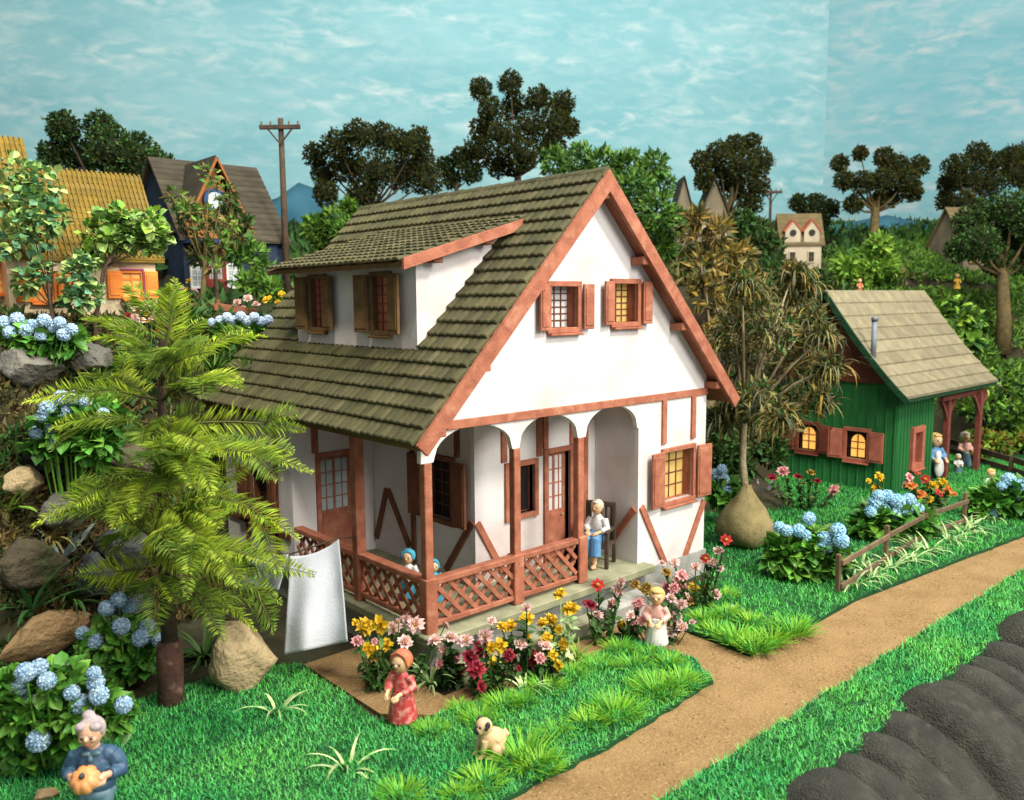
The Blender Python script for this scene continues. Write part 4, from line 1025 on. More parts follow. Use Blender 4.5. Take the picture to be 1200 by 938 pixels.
def blob(mb, c, r, n, L, W, mi=0, up=.25, shell=.6, wide=False, spread=.8):
    r = np.full(3, r) if np.isscalar(r) else np.asarray(r, float)
    d = rdir(n); rad = shell + (1 - shell) * rng.random(n) ** .6
    lump = 1 + .18 * np.sin(d[:, 0] * 5 + c[0]) * np.cos(d[:, 1] * 6 + c[1])
    P = np.asarray(c) + d * r * (rad * lump)[:, None]
    D = d + rng.normal(size=(n, 3)) * spread; D[:, 2] += up
    LL = L * (.6 + .8 * rng.random(n))
    if wide: broad(mb, P, D, LL, LL * W / L, mi)
    else: mb.leaves(P, D, LL, LL * W / L, mi)

def tree(name, label, d, base, blobs, m, leaf=(1.1, .75), dens=210, trunk=1.6, barkm=None, m2=None, group=None, cat='tree', wide=False, limb=True, jit=.7, dspread=1.0):
    """blobs: (px, py, radius in px) of the clumps, at distance d; base: pixel of the trunk's foot (it runs down to the ground)"""
    bp = at_depth(base[0], base[1], d); g = gz(bp[0], bp[1]); z0 = min(bp[2], g) if base[1] > 0 else g
    z0 = g if abs(g - bp[2]) < 30 else bp[2]
    b = np.array([bp[0], bp[1], z0]); t = thing(name, label, cat, b, group=group)
    cr = MB(); tk = MB(); cs = []
    for (px, py, r) in blobs:
        R = r * d / FPX; c = at_depth(px, py, d + rng.normal() * R * dspread) - b; cs.append((c, R))
        k = int(dens * (.55 + .45 * (R / 5) ** 2)) if R < 14 else int(dens * 3.5)
        k = int(k * (2.3 if leaf[0] < 1.2 else 1)); kk = int(k * (1 if m2 is None else .6)); blob(cr, c, R * (.88 if leaf[0] < 1.2 else .92), kk, leaf[0], leaf[1], 0, wide=wide)
        if m2 is not None: blob(cr, c, R * (.92 if leaf[0] < 1.2 else .95), k - kk, leaf[0], leaf[1], 1, wide=wide)
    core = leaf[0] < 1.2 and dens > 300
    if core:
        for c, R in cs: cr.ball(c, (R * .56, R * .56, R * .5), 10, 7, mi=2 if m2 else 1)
    if limb:
        top = np.mean([c for c, _ in cs], 0); low = min(c[2] - R for c, R in cs)
        fork = np.array([top[0] * .35, top[1] * .35, max(low * .95, 1.5)])
        tk.tube([(0, 0, -2.5), (.15 * trunk, 0, fork[2] * .4), fork, fork * .35 + top * .65], [trunk * 1.3, trunk, trunk * .85, trunk * .4], 9)
        for c, R in cs:
            mid = fork * .5 + c * .5 + np.array([0, 0, -.15 * R]); tk.tube([fork * .9 + top * .1, mid, c], [trunk * .34, trunk * .22, trunk * .08], 6)
        tk.build('trunk', barkm or BARK, t, True)
    cr.build('crown', [m] + ([m2] if m2 else []) + ([CORE] if core else []), t, False, False)
    return t
# dark clipped trees along the skyline
G_ = 'dark clipped trees along the skyline'
tree('tree', 'dark tree with one clump on a curved side branch behind the ochre roof', 235, (130, 300), [(75, 150, 20), (118, 150, 19), (130, 178, 30), (160, 180, 26), (95, 185, 24), (62, 182, 17), (165, 205, 30), (190, 225, 24), (140, 220, 28), (185, 195, 20)], F_DARK, dens=420, m2=F_MID)
tree('tree', 'broad dark tree beside the utility pole behind the cottage roof', 300, (438, 300), [(370, 182, 15), (395, 170, 18), (420, 158, 18), (448, 162, 20), (470, 170, 18), (490, 165, 16), (492, 190, 22), (380, 205, 18), (408, 195, 22), (440, 200, 24), (470, 205, 22), (500, 212, 20), (382, 228, 16), (425, 228, 20)], F_DARK, dens=330, m2=F_BROWN)
tree('tree', 'tallest dark many clumped tree rising behind the cottage ridge', 310, (606, 300), [(563, 105, 14), (598, 98, 15), (575, 130, 17), (603, 125, 18), (632, 118, 18), (660, 122, 16), (650, 145, 20), (620, 150, 18), (566, 152, 16), (590, 160, 20), (560, 178, 20), (612, 182, 20), (645, 172, 20), (668, 150, 12), (585, 192, 18)], F_DARK, dens=330, m2=F_BROWN)
tree('tree', 'small low dark tree touching the tallest dark tree', 318, (535, 290), [(522, 195, 12), (540, 185, 13), (552, 202, 14), (530, 210, 12)], F_DARK, dens=330, trunk=1)
tree('tree', 'round dark tree on ochre trunk beside the steep gabled far houses', 318, (850, 300), [(822, 190, 13), (842, 180, 15), (862, 172, 15), (880, 168, 12), (892, 190, 15), (870, 195, 18), (845, 202, 16), (825, 212, 13), (858, 218, 18), (885, 218, 18), (878, 240, 16)], F_DARK, barkm=BARKO, dens=330, m2=F_BROWN)
tree('tree', 'low dark tree behind the small dormered house', 350, (955, 290), [(935, 238, 11), (955, 240, 14), (972, 245, 12), (945, 252, 12), (962, 260, 12)], F_DARK, dens=330, trunk=1)
tree('tree', 'lone dark pompom tree with ochre trunk before the backdrop corner', 335, (1022, 300), [(984, 192, 10), (1008, 180, 9), (1036, 186, 13), (1052, 195, 15), (1076, 195, 13), (1062, 212, 16), (1034, 212, 15), (1012, 214, 14), (990, 212, 12), (1045, 230, 14), (1000, 240, 11), (1070, 225, 12), (1028, 235, 10)], F_DARK, barkm=BARKO, dens=360, trunk=2.0, m2=F_BROWN)
tree('tree', 'dark spreading tree above the far tan roofed house', 345, (1140, 300), [(1120, 195, 15), (1145, 182, 16), (1165, 192, 15), (1112, 215, 14), (1135, 212, 17), (1160, 215, 18), (1108, 236, 12), (1130, 238, 14)], F_DARK, dens=340, m2=F_BROWN)
tree('tree', 'dark tall tree with ochre twigs past the tan roofed house', 350, (1200, 300), [(1185, 185, 15), (1205, 180, 18), (1190, 205, 18), (1215, 210, 22), (1230, 190, 22)], F_DARK, dens=360, m2=F_BROWN)
tree('tree', 'big blue green tree on thick mossy trunk beyond the cabin porch', 278, (1170, 480), [(1135, 262, 20), (1160, 250, 22), (1188, 245, 22), (1150, 285, 22), (1185, 280, 26), (1125, 292, 16), (1210, 262, 26), (1170, 305, 20), (1205, 300, 24)], F_MID, barkm=BARKO, dens=430, trunk=2.2, m2=F_DARK)
# green bushes
tree('bush', 'bright green clipped bush behind the cottage gable', 250, (720, 320), [(650, 190, 16), (680, 188, 18), (705, 195, 20), (735, 195, 17), (766, 196, 17), (770, 220, 20), (745, 225, 24), (770, 248, 20), (790, 262, 16), (760, 270, 22), (775, 292, 16), (720, 225, 22)], F_BRIGHT, leaf=(2.1, 1.0), dens=430, m2=F_MID, cat='bush')
tree('bush', 'low bright shrub between the utility pole and dormer roof', 235, (385, 310), [(370, 268, 14), (392, 258, 14), (405, 275, 14), (382, 285, 14), (408, 245, 8)], F_BRIGHT, leaf=(2.1, 1.0), dens=400, cat='bush', limb=False)
tree('bush', 'lime green layered shrub on the far raised lawn', 305, (1028, 340), [(1030, 288, 13), (1018, 305, 16), (1035, 312, 15), (990, 315, 14), (985, 330, 12), (1005, 328, 14)], F_LIME, leaf=(2.4, 1.3), dens=380, cat='bush', limb=False)
tree('bush', 'leafy lime shrub on the slope beside the cabin roof', 268, (1120, 440), [(1095, 372, 15), (1118, 368, 16), (1135, 378, 14), (1105, 395, 16), (1128, 402, 16), (1085, 390, 12), (1140, 420, 14), (1150, 440, 14)], F_LIME, leaf=(3.4, 2.2), dens=150, cat='bush', wide=True, m2=F_MID, limb=False)
tree('hedge', 'flat topped green hedge along the far raised lawn', 288, (1100, 365), [(1062, 352, 14), (1082, 350, 14), (1102, 350, 14), (1122, 350, 14), (1142, 352, 14), (1165, 352, 14), (1190, 352, 14)], F_BRIGHT, leaf=(1.6, .8), dens=420, cat='hedge', limb=False)
tree('bush', 'yellow flowering hedge inside the dark log fence', 246, (1180, 545), [(1140, 515, 10), (1155, 515, 10), (1172, 518, 10), (1190, 516, 10), (1208, 518, 10), (1150, 535, 10), (1175, 538, 10), (1200, 540, 11)], F_LIME, leaf=(1.6, .9), dens=330, cat='hedge', limb=False, m2=F_GOLD)
tree('bush', 'lime bush under the big blue green tree by the path end', 250, (1180, 520), [(1150, 448, 14), (1172, 452, 16), (1195, 450, 18), (1160, 475, 16), (1188, 480, 18), (1210, 470, 20), (1142, 480, 12), (1175, 500, 14), (1200, 500, 16)], F_LIME, leaf=(2.2, 1.2), dens=200, cat='bush', m2=F_MID, limb=False)
tree('bush', 'golden and olive dry bush behind the cottage right eave', 212, (830, 440), [(815, 285, 16), (842, 272, 13), (850, 300, 16), (825, 312, 18), (848, 330, 18), (828, 345, 18), (852, 365, 18), (815, 255, 8), (870, 300, 12), (880, 330, 16), (840, 395, 16)], F_OLIVE, leaf=(2.8, .9), dens=200, cat='bush', m2=F_GOLD, barkm=BARKP)
tree('bush', 'dark green shrub mass behind the dry golden bush', 262, (890, 340), [(882, 275, 20), (900, 292, 20), (905, 320, 22), (870, 260, 12), (930, 330, 18), (960, 335, 18), (985, 350, 16)], F_MID, leaf=(2.0, 1.0), dens=400, cat='bush', m2=F_DARK, limb=False)
tree('bush', 'deep green bush hugging the cottage corner behind the burlap tree', 196, (850, 560), [(845, 500, 20), (850, 530, 20), (842, 555, 16), (868, 548, 14), (905, 530, 18), (880, 520, 18)], F_MID, leaf=(2.0, 1.1), dens=330, cat='bush', m2=F_DARK, limb=False)

# ---------------- vine covered posts at the cream cottage
tree('vine', 'pale green leafy vine climbing the post at the ochre roof corner', 128, (65, 400), [(25, 205, 22), (50, 215, 20), (15, 235, 22), (40, 245, 22), (62, 255, 16), (25, 265, 20), (8, 285, 16), (45, 275, 18), (30, 330, 14), (48, 320, 12), (90, 325, 18), (105, 345, 16), (85, 350, 14), (98, 310, 12)], F_VINE, leaf=(1.25, 1.1), dens=130, m2=F_TEAL, wide=True, barkm=BARK, trunk=.38, cat='vine', dspread=.5)
tree('vine', 'pale round leaved vine sprawling along the cream cottage eave', 134, (112, 400), [(125, 262, 15), (142, 258, 15), (158, 265, 16), (178, 262, 14), (150, 280, 14), (172, 282, 14), (132, 282, 12), (110, 278, 13), (188, 278, 9), (108, 300, 12)], F_VINE, leaf=(1.35, 1.25), dens=140, m2=F_LIME, wide=True, barkm=BARK, trunk=.38, cat='vine', dspread=.5)
tree('shrub', 'thin ochre stemmed shrub before the navy house door', 168, (238, 380), [(245, 205, 10), (262, 225, 12), (255, 285, 11), (250, 310, 10), (268, 262, 9), (240, 250, 9), (205, 230, 9), (222, 245, 9)], F_BRIGHT, leaf=(1.6, .8), dens=80, m2=F_OLIVE, barkm=BARKO, trunk=.55, cat='shrub')
tree('shrub', 'feathery green shrub drooping before the navy house wall', 180, (300, 372), [(285, 285, 12), (298, 300, 13), (312, 318, 12), (305, 335, 12), (278, 300, 10), (318, 340, 10), (290, 330, 11)], F_BRIGHT, leaf=(2.0, .7), dens=200, barkm=BARKP, trunk=.6, cat='shrub', limb=False)

tree('shrub', 'dark leafy shrub hiding the orange gable foot of the navy house', 176, (255, 372), [(222, 262, 12), (240, 275, 13), (258, 258, 12), (275, 275, 13), (232, 300, 10), (285, 262, 9), (215, 245, 9), (270, 240, 9)], F_MID, leaf=(1.6, .8), dens=150, m2=F_OLIVE, barkm=BARK, trunk=.5, cat='shrub')
# ---------------- burlap tree
bt = on_z(873, 640); db = depth_of(bt)
BURL = mat('burlap', (0.26, 0.21, 0.095), (0.17, 0.14, 0.06), 50, 0.95, 0.8, 350, detail=8, dirt=(.12, .11, .04), dscale=14)
t = thing('potted_tree', 'dry curly leaved tree planted in an olive burlap root ball', 'tree', bt)
prof = [(0, 0), (2.6, .1), (4.6, 1.2), (5.4, 3.0), (5.1, 5.0), (3.8, 7.2), (2.2, 9.2), (1.1, 11.0), (.8, 12)]
V = []; sg = 24
for r, z in prof:
    for j in range(sg):
        a = 2 * math.pi * j / sg; k = r * (1 + .06 * math.sin(a * 5 + z * .6) + .05 * noise.noise(Vector((math.cos(a) * 2, math.sin(a) * 2, z * .4)))); V.append((k * math.cos(a), k * math.sin(a), z))
MB().add(V, [(i * sg + j, i * sg + (j + 1) % sg, (i + 1) * sg + (j + 1) % sg, (i + 1) * sg + j) for i in range(len(prof) - 1) for j in range(sg)]).build('root_ball', BURL, t, True)
q = MB(); top = at_depth(905, 400, db) - bt
q.tube([(0, 0, 9), at_depth(870, 540, db) - bt, at_depth(872, 495, db) - bt, top * [.6, .6, 1]], [.8, .7, .65, .4], 8)
bl = [(885, 345, 26), (925, 350, 24), (950, 375, 20), (860, 385, 26), (905, 390, 30), (945, 410, 26), (870, 425, 28), (915, 435, 30), (955, 440, 18), (890, 470, 26), (860, 470, 20), (930, 470, 20), (965, 395, 14), (945, 335, 14), (845, 490, 16), (880, 495, 18), (915, 490, 18), (972, 430, 16), (960, 470, 16), (930, 320, 12), (870, 335, 18)]
cr = MB()
for (px, py, r) in bl:
    R = r * db / FPX; c = at_depth(px, py, db + rng.normal() * 6) - bt
    q.tube([at_depth(872, 495, db) - bt, (at_depth(872, 495, db) - bt) * .4 + c * .6 + [0, 0, 1], c], [.4, .28, .1], 5)
    for k in range(78):
        p = c + nrm(rng.normal(size=3)) * R * .75 * rng.random(); d = rng.normal(size=3); d[2] = abs(d[2]) * .5 + .1
        cr.blade(p, d, random.uniform(3, 8.5), random.uniform(.22, .6), random.uniform(1.2, 3.8), 6, mi=0 if rng.random() < .5 else (1 if rng.random() < .6 else 2))
    blob(cr, c, R * .95, 130, 1.5, .6, 1); blob(cr, c, R * .8, 70, 1.4, .7, 3); blob(cr, c, R, 14, 1.5, .6, 2)
q.build('trunk', BARKP, t, True); cr.build('crown', [F_GREY, F_OLIVE, F_GOLD, F_MID], t, False, False)

# ---------------- the near pine
pb = on_z(200, 826, -4.8); dp = depth_of(pb)
t = thing('pine_tree', 'yellow green artificial pine with drooping sprays on a reddish stump trunk', 'tree', pb)
q = MB()
def L_(px, py, dd=0.0): return at_depth(px, py, dp + dd) - pb
q.tube([(0, 0, -.8), L_(200, 800), L_(199, 770), L_(198, 752)], [1.55, 1.45, 1.5, 1.3], 14)
q.build('trunk', BARKR, t, True)
q = MB(); q.tube([L_(199, 756), L_(192, 640), L_(190, 520), L_(189, 420), L_(192, 345)], [.95, .7, .55, .4, .16], 8)
pf = MB(); sb = MB()
def spray(p0, p1, width, arch_=.12, mi=0, sub=True, droop=0.0):
    """a fern-like frond: stem from p0 to p1 with flat leaflets on both sides"""
    p0 = np.array(p0, float); p1 = np.array(p1, float); d = p1 - p0; L = np.linalg.norm(d); dn = d / L
    upv = nrm(np.array([0, 0, 1.0]) + rng.normal(size=3) * .4 + tocam * .35); s = nrm(np.cross(dn, upv)); u = np.cross(s, dn)
    def cv(t_): return p0 + d * t_ + u * (arch_ * L * math.sin(math.pi * t_)) - np.array([0, 0, droop * L * t_ * t_])
    pts = [cv(x) for x in np.linspace(0, 1, 7)]
    sb.tube(pts, np.linspace(.17 if sub else .09, .04, 7), 5)
    n = max(8, int(L / .165)); T = (np.arange(n) + .5) / n
    T = T[T > (.22 if sub else .04)]
    P = np.array([cv(x) for x in T]); prof = np.minimum(1, (1 - T) * 2.6 + .16) * (.75 + .25 * np.minimum(1, T * 4))
    for sd in (-1, 1):
        m_ = len(T); ang = 1.02 + rng.normal(size=m_) * .12
        Dn = s[None] * sd * np.sin(ang)[:, None] + dn[None] * np.cos(ang)[:, None] + u[None] * (rng.normal(size=(m_, 1)) * .16 + .08)
        k = rng.random(m_) < .94
        pf.leaves((P + rng.normal(size=P.shape) * .04)[k], Dn[k], (width * prof * (.8 + .35 * rng.random(m_)))[k], (.14 + .09 * rng.random(m_))[k], mi, fold=.1, base=.5, bend=.12, up=u)
    if sub:
        ns_ = int(L / 7.5)
        for k in range(ns_):
            tt = .16 + .66 * (k + rng.random() * .7) / ns_; sd = 1 if k % 2 else -1
            a_ = cv(tt); l2 = (1 - tt * .5) * min(L * .55, 9.0) * (.75 + .4 * rng.random())
            spray(a_, a_ + (s * sd * .55 + dn * .85 + u * rng.normal() * .3) * l2, width * .85, .08, mi if rng.random() < .7 else 1 - mi, False, .08)
tocam = -fwd
for (b0, tip, dd, mi) in [((190, 470), (28, 464), -4, 0), ((191, 500), (60, 520), 10, 1), ((191, 560), (38, 610), -8, 0), ((192, 610), (60, 600), 8, 1), ((190, 430), (95, 368), 6, 0), ((189, 400), (130, 380), -6, 1),
                           ((190, 420), (205, 322), -2, 0), ((189, 390), (160, 350), 5, 1), ((190, 450), (252, 405), -8, 0), ((190, 440), (312, 388), 8, 0), ((190, 470), (285, 448), -10, 0), ((190, 500), (358, 497), 4, 0),
                           ((191, 540), (366, 545), -5, 0), ((191, 530), (330, 530), 12, 1), ((192, 580), (350, 622), -6, 0), ((193, 640), (368, 664), -4, 0), ((193, 650), (330, 700), 8, 1),
                           ((192, 590), (218, 690), -16, 0), ((192, 600), (265, 650), -14, 0), ((191, 520), (165, 512), -16, 1), ((191, 520), (250, 515), -16, 0), ((191, 560), (160, 600), -15, 0), ((193, 660), (92, 668), -4, 0),
                           ((194, 670), (262, 745), -8, 1), ((194, 680), (300, 735), 2, 0), ((194, 690), (150, 700), 8, 1), ((192, 630), (120, 640), 10, 1), ((191, 480), (120, 440), 12, 0), ((191, 600), (290, 590), 12, 1), ((192, 640), (235, 660), -12, 0), ((193, 660), (320, 650), -10, 0),
                           ((190, 455), (215, 400), -14, 1), ((191, 545), (225, 560), -18, 0),
 ((191, 580), (168, 505), -14, 0), ((191, 590), (252, 505), -14, 0), ((192, 600), (205, 520), -18, 1), ((192, 640), (130, 575), -10, 1), ((192, 640), (275, 560), -10, 1), ((193, 670), (210, 600), -16, 0), ((190, 450), (150, 400), -10, 1), ((190, 470), (245, 430), -4, 1), ((191, 560), (110, 560), -6, 1), ((193, 660), (180, 740), -8, 1), ((192, 600), (90, 580), 4, 1), ((190, 430), (240, 370), 4, 1)]:
    p0, p1 = L_(*b0), L_(*tip, dd)
    spray(p0, p1, 2.5, .10, mi, True, .05)
q.build('branch', BARK, t, True); sb.build('branch', mat('olive_stem', (0.12, 0.13, 0.025), (0.07, 0.075, 0.02), 60, .8), t, True); pf.build('crown', [F_PINE, F_PINED], t, False, False)

# ---------------- hydrangeas
HB = mat('blue_petal', (0.24, 0.40, 0.57), (0.40, 0.53, 0.64), 120, 0.6, irand=.18, spec=.2)
HC = mat('sky_blue_petal', (0.19, 0.44, 0.62), (0.36, 0.56, 0.67), 120, 0.6, irand=.18, spec=.2)
HW = mat('pale_blue_petal', (0.55, 0.66, 0.76), (0.38, 0.52, 0.74), 120, 0.6, irand=.18, spec=.2)
def ball_mesh(m, seed):
    mb = MB(); mb.ball((0, 0, 0), .78, 10, 7)
    n = 62; i = np.arange(n) + .5; ph = np.arccos(1 - 2 * i / n); thh = math.pi * (1 + 5 ** .5) * i + seed
    D = np.stack([np.cos(thh) * np.sin(ph), np.sin(thh) * np.sin(ph), np.cos(ph)], 1) + rng.normal(size=(n, 3)) * .06
    P = []; Q = []; U = []
    for d in D:
        d = nrm(d); s = nrm(np.cross(d, rng.normal(size=3))); u = np.cross(d, s)
        for a in range(4): P.append(d * .86); Q.append(s * math.cos(a * math.pi / 2) + u * math.sin(a * math.pi / 2) + d * .42); U.append(d)
    mb.leaves(P, Q, .34, .30, up=np.array(U), fold=-.05, base=.6)
    me = mb.mesh('flower_head'); me.materials.append(m); return me
BALLS = {'b': [ball_mesh(HB, 0), ball_mesh(HB, 1)], 'c': [ball_mesh(HC, 0), ball_mesh(HC, 1)], 'w': [ball_mesh(HW, 2), ball_mesh(HW, 3)]}
def hydrangea(label, base, d, balls, leafb, col='b', leaf=2.3, nl=150, onz=True):
    """balls: (px, py, r px); leafb: foliage blobs in px"""
    b = on_z(*base, -4.9) if onz else on_terrain(*base)
    if d is None: d = depth_of(b)
    else: b = at_depth(*base, d); b[2] = gz(b[0], b[1])
    t = thing('hydrangea', label, 'hydrangea', b); f = MB()
    for (px, py, r) in leafb:
        R = r * d / FPX; c = at_depth(px, py, d) - b; c[2] = max(c[2], R * .35)
        blob(f, c, (R, R, R * .85), int(1.7 * nl * (R / 4.0) ** 1.3) + 30, leaf, leaf * .72, 0, up=.5, wide=True)
        f.tube([(0, 0, -.5), c * .6, c], [.2, .16, .1], 5)
    for i, (px, py, r) in enumerate(balls):
        R = r * d / FPX; c = at_depth(px, py, d - 2.0 + rng.normal() * .8) - b
        o = inst('flower_head', BALLS[col][i % 2], t, c, (rng.random() * 6, rng.random() * 6, rng.random() * 6), R)
        f.tube([c * [.6, .6, .3], c], [.12, .1], 5)
    f.build('foliage', F_HYD, t, False, False); return t
hydrangea('large blue hydrangea behind the old woman figurine with the pumpkin', (60, 905), None, [(30, 788, 11), (46, 782, 10), (24, 804, 11), (55, 798, 10), (36, 812, 12), (84, 812, 9), (112, 800, 10), (110, 789, 8), (116, 815, 11), (96, 826, 12), (145, 826, 10), (45, 868, 13)], [(20, 840, 30), (50, 830, 30), (80, 850, 30), (110, 835, 26), (30, 880, 24), (135, 838, 16), (70, 800, 22), (10, 810, 24)], leaf=1.5)
hydrangea('blue hydrangea between the pine trunk and the tan log rock', (145, 800), None, [(125, 713, 9), (139, 703, 9), (151, 710, 9), (142, 734, 10), (97, 742, 8), (112, 752, 9), (165, 748, 10), (173, 734, 9), (185, 750, 8)], [(125, 755, 24), (150, 750, 24), (140, 780, 22), (115, 775, 20), (165, 775, 18)], leaf=1.4)
hydrangea('blue hydrangea high on the rocky bank behind the pine', (80, 545), 117, [(72, 466, 9), (86, 466, 8), (56, 478, 9), (80, 480, 9), (50, 488, 8), (92, 490, 8), (72, 490, 8), (62, 502, 9), (43, 507, 8), (64, 516, 8), (121, 485, 7), (98, 470, 7)], [(75, 500, 24), (100, 500, 24), (115, 520, 22), (60, 520, 20), (125, 490, 16)], leaf=2.0, onz=False)
hydrangea('blue hydrangea bed below the cream cottage vines', (45, 405), 126, [(4, 378, 8), (20, 374, 8), (38, 382, 8), (30, 388, 8), (52, 376, 8), (62, 384, 7), (75, 392, 8), (84, 386, 7), (70, 378, 7), (12, 390, 8), (48, 394, 7)], [(15, 395, 14), (40, 398, 16), (65, 400, 15), (85, 402, 12)], leaf=1.8, onz=False, nl=120)
hydrangea('whitish blue hydrangea at the back corner of the cottage roof', (280, 392), 152, [(258, 376, 6), (266, 372, 6), (274, 376, 6), (282, 371, 6), (290, 376, 6), (298, 372, 6), (306, 377, 6), (248, 378, 5), (314, 375, 6)], [(260, 388, 11), (280, 390, 12), (300, 390, 11)], 'w', leaf=1.6, onz=False, nl=120)
hydrangea('sky blue hydrangea beside the burlap root ball and fence end', (940, 678), None, [(913, 618, 7), (922, 622, 7), (948, 608, 8), (936, 622, 8), (944, 628, 7), (982, 622, 9), (986, 634, 9), (966, 632, 9), (972, 640, 8), (962, 642, 8), (990, 644, 7)], [(925, 648, 22), (950, 645, 22), (970, 655, 20), (940, 662, 20), (915, 655, 14)], 'c', leaf=2.1)
hydrangea('sky blue hydrangea at the corner of the green cabin', (1045, 632), None, [(1026, 590, 9), (1040, 583, 9), (1052, 588, 9), (1065, 586, 8), (1074, 598, 9), (1062, 602, 9), (1048, 603, 8), (1036, 598, 8), (1030, 582, 8), (1078, 610, 7), (1020, 600, 7)], [(1030, 612, 20), (1055, 612, 22), (1075, 612, 14), (1015, 620, 14), (1045, 622, 16)], 'c', leaf=2.3)
hydrangea('sky blue hydrangea at the far end of the path past the fence', (1185, 608), None, [(1165, 600, 6), (1182, 562, 8), (1196, 570, 8), (1192, 582, 7), (1206, 566, 8), (1198, 595, 7), (1174, 570, 6)], [(1165, 588, 16), (1188, 585, 20), (1205, 590, 20), (1150, 595, 10)], 'c', leaf=2.4)
hydrangea('blue hydrangea tucked behind the cottage corner', (845, 590), 172, [(838, 556, 7), (848, 562, 7), (842, 572, 7), (852, 575, 7), (846, 550, 6)], [(845, 575, 18), (858, 585, 14)], 'b', leaf=2.0)

# ---------------- garden flowers
def bloom_mesh(nm, m, mc=None, rings=((5, .42, 1.2), (7, .62, .95), (9, .82, .62), (10, 1.0, .25)), pw=.62):
    mb = MB(); mb.ball((0, 0, .18), .30, 8, 6, mi=1)
    for (n, L, el) in rings:
        a = np.arange(n) * 2 * math.pi / n + rng.random() + rng.normal(size=n) * .12
        D = np.stack([np.cos(a) * math.cos(el), np.sin(a) * math.cos(el), np.full(n, math.sin(el))], 1)
        broad(mb, np.zeros((n, 3)) + [0, 0, .05], D, L * (.9 + .2 * rng.random(n)), pw * L, 0, droop=.18 if el < .6 else -.2, fold=.16)
    me = mb.mesh(nm); me.materials.append(m); me.materials.append(mc or m)
    me.polygons.foreach_set('use_smooth', np.ones(len(me.polygons), bool)); return me
def petal(n, a, b): return mat(n, a, b, 90, 0.6, orand=.18, spec=.2, trans=.15)
P_Y = petal('yellow_petal', (0.74, 0.52, 0.03), (0.62, 0.38, 0.02)); P_P = petal('pink_petal', (0.68, 0.36, 0.34), (0.60, 0.25, 0.25)); P_R = petal('dark_red_petal', (0.30, 0.025, 0.04), (0.20, 0.015, 0.03))
P_W = petal('blush_petal', (0.72, 0.52, 0.48), (0.66, 0.42, 0.40)); P_O = petal('orange_petal', (0.66, 0.25, 0.05), (0.56, 0.17, 0.05)); P_B = petal('olive_bud', (0.34, 0.24, 0.04), (0.26, 0.15, 0.04)); P_S = petal('red_petal', (0.50, 0.045, 0.04), (0.4, 0.03, 0.03))
P_C = mat('flower_centre', (0.42, 0.25, 0.03), (0.3, 0.16, 0.02), 90, .8)
BL = {'y': bloom_mesh('bloom', P_Y), 'p': bloom_mesh('bloom', P_P), 'r': bloom_mesh('bloom', P_R), 'w': bloom_mesh('bloom', P_W, P_C), 'o': bloom_mesh('bloom', P_O), 'b': bloom_mesh('bloom', P_B), 's': bloom_mesh('bloom', P_S, P_C, rings=((7, 1.0, .4), (5, .6, .8)))}
tocam = -fwd
def flowers(label, base, blooms, nleaf=40, leaf=1.6, m=None, d=None, group=None, z=-5.0, strap=False):
    b = on_z(*base, z) if d is None else at_depth(*base, d); dd = depth_of(b)
    if d is not None: b[2] = gz(b[0], b[1])
    t = thing('flowering_plant', label, 'flowers', b, group=group); f = MB()
    for i, (px, py, r, c) in enumerate(blooms):
        R = r * dd / FPX * 1.08; p = at_depth(px, py, dd + rng.normal() * 1.2) - b
        dr_ = nrm(tocam * .75 + np.array([0, 0, .75]) + rng.normal(size=3) * .35)
        rot = Vector(dr_).to_track_quat('Z', 'Y').to_euler()
        inst('bloom', BL[c], t, p, rot, R * random.uniform(.82, 1.0))
        if rng.random() < .6:
            p2 = p + rng.normal(size=3) * R * .9 - np.array([0, 0, R * .7]); r2_ = Vector(nrm(dr_ + rng.normal(size=3) * .5)).to_track_quat('Z', 'Y').to_euler()
            inst('bloom', BL[c], t, p2, r2_, R * random.uniform(.45, .7)); f.tube([(p2[0] * .5, p2[1] * .5, -.3), p2], [.1, .07], 5)
        foot = np.array([p[0] * .45, p[1] * .45, -.3]); f.tube([foot, foot * .4 + p * .6, p], [.13, .11, .09], 5)
        for k in range(int(4.2 * nleaf / len(blooms)) + 1):
            s = foot + (p - foot) * random.uniform(.05, .85); dv = nrm(rng.normal(size=3) + [0, 0, .5])
            if strap: f.blade(s, dv, leaf * random.uniform(.8, 1.5), .35, 1.2)
            else: broad(f, [s], [dv], leaf * random.uniform(.6, 1.1), leaf * .42)
    f.build('foliage', m or F_MID, t, False, False); return t
flowers('yellow and pink blooms at the porch corner post beside the white cloth', (452, 808), [(428, 735, 12, 'y'), (446, 732, 12, 'y'), (430, 762, 11, 'y'), (452, 757, 12, 'y'), (440, 770, 9, 'b'), (462, 737, 12, 'w'), (487, 733, 12, 'w'), (474, 753, 11, 'w'), (419, 752, 9, 'p'), (510, 752, 10, 'w'), (434, 790, 9, 'b')], 60)
flowers('dark red and yellow blooms below the lattice railing', (572, 812), [(550, 772, 13, 'r'), (564, 760, 13, 'r'), (558, 785, 12, 'r'), (545, 752, 11, 'w'), (569, 746, 12, 'w'), (586, 757, 11, 'y'), (579, 779, 11, 'y'), (596, 768, 8, 'r')], 50)
flowers('crimson rose with yellow and pink blooms before the middle rail post', (618, 800), [(622, 772, 13, 'r'), (598, 734, 10, 'y'), (617, 726, 10, 'y'), (617, 713, 8, 'w'), (610, 755, 8, 'w'), (588, 735, 8, 'y')], 40)
flowers('cluster of yellow blooms before the end rail post', (660, 775), [(645, 727, 10, 'y'), (669, 715, 13, 'y'), (636, 731, 8, 'y'), (641, 748, 8, 'y'), (661, 754, 8, 'y'), (655, 738, 7, 'y')], 50, m=F_STRIPE)
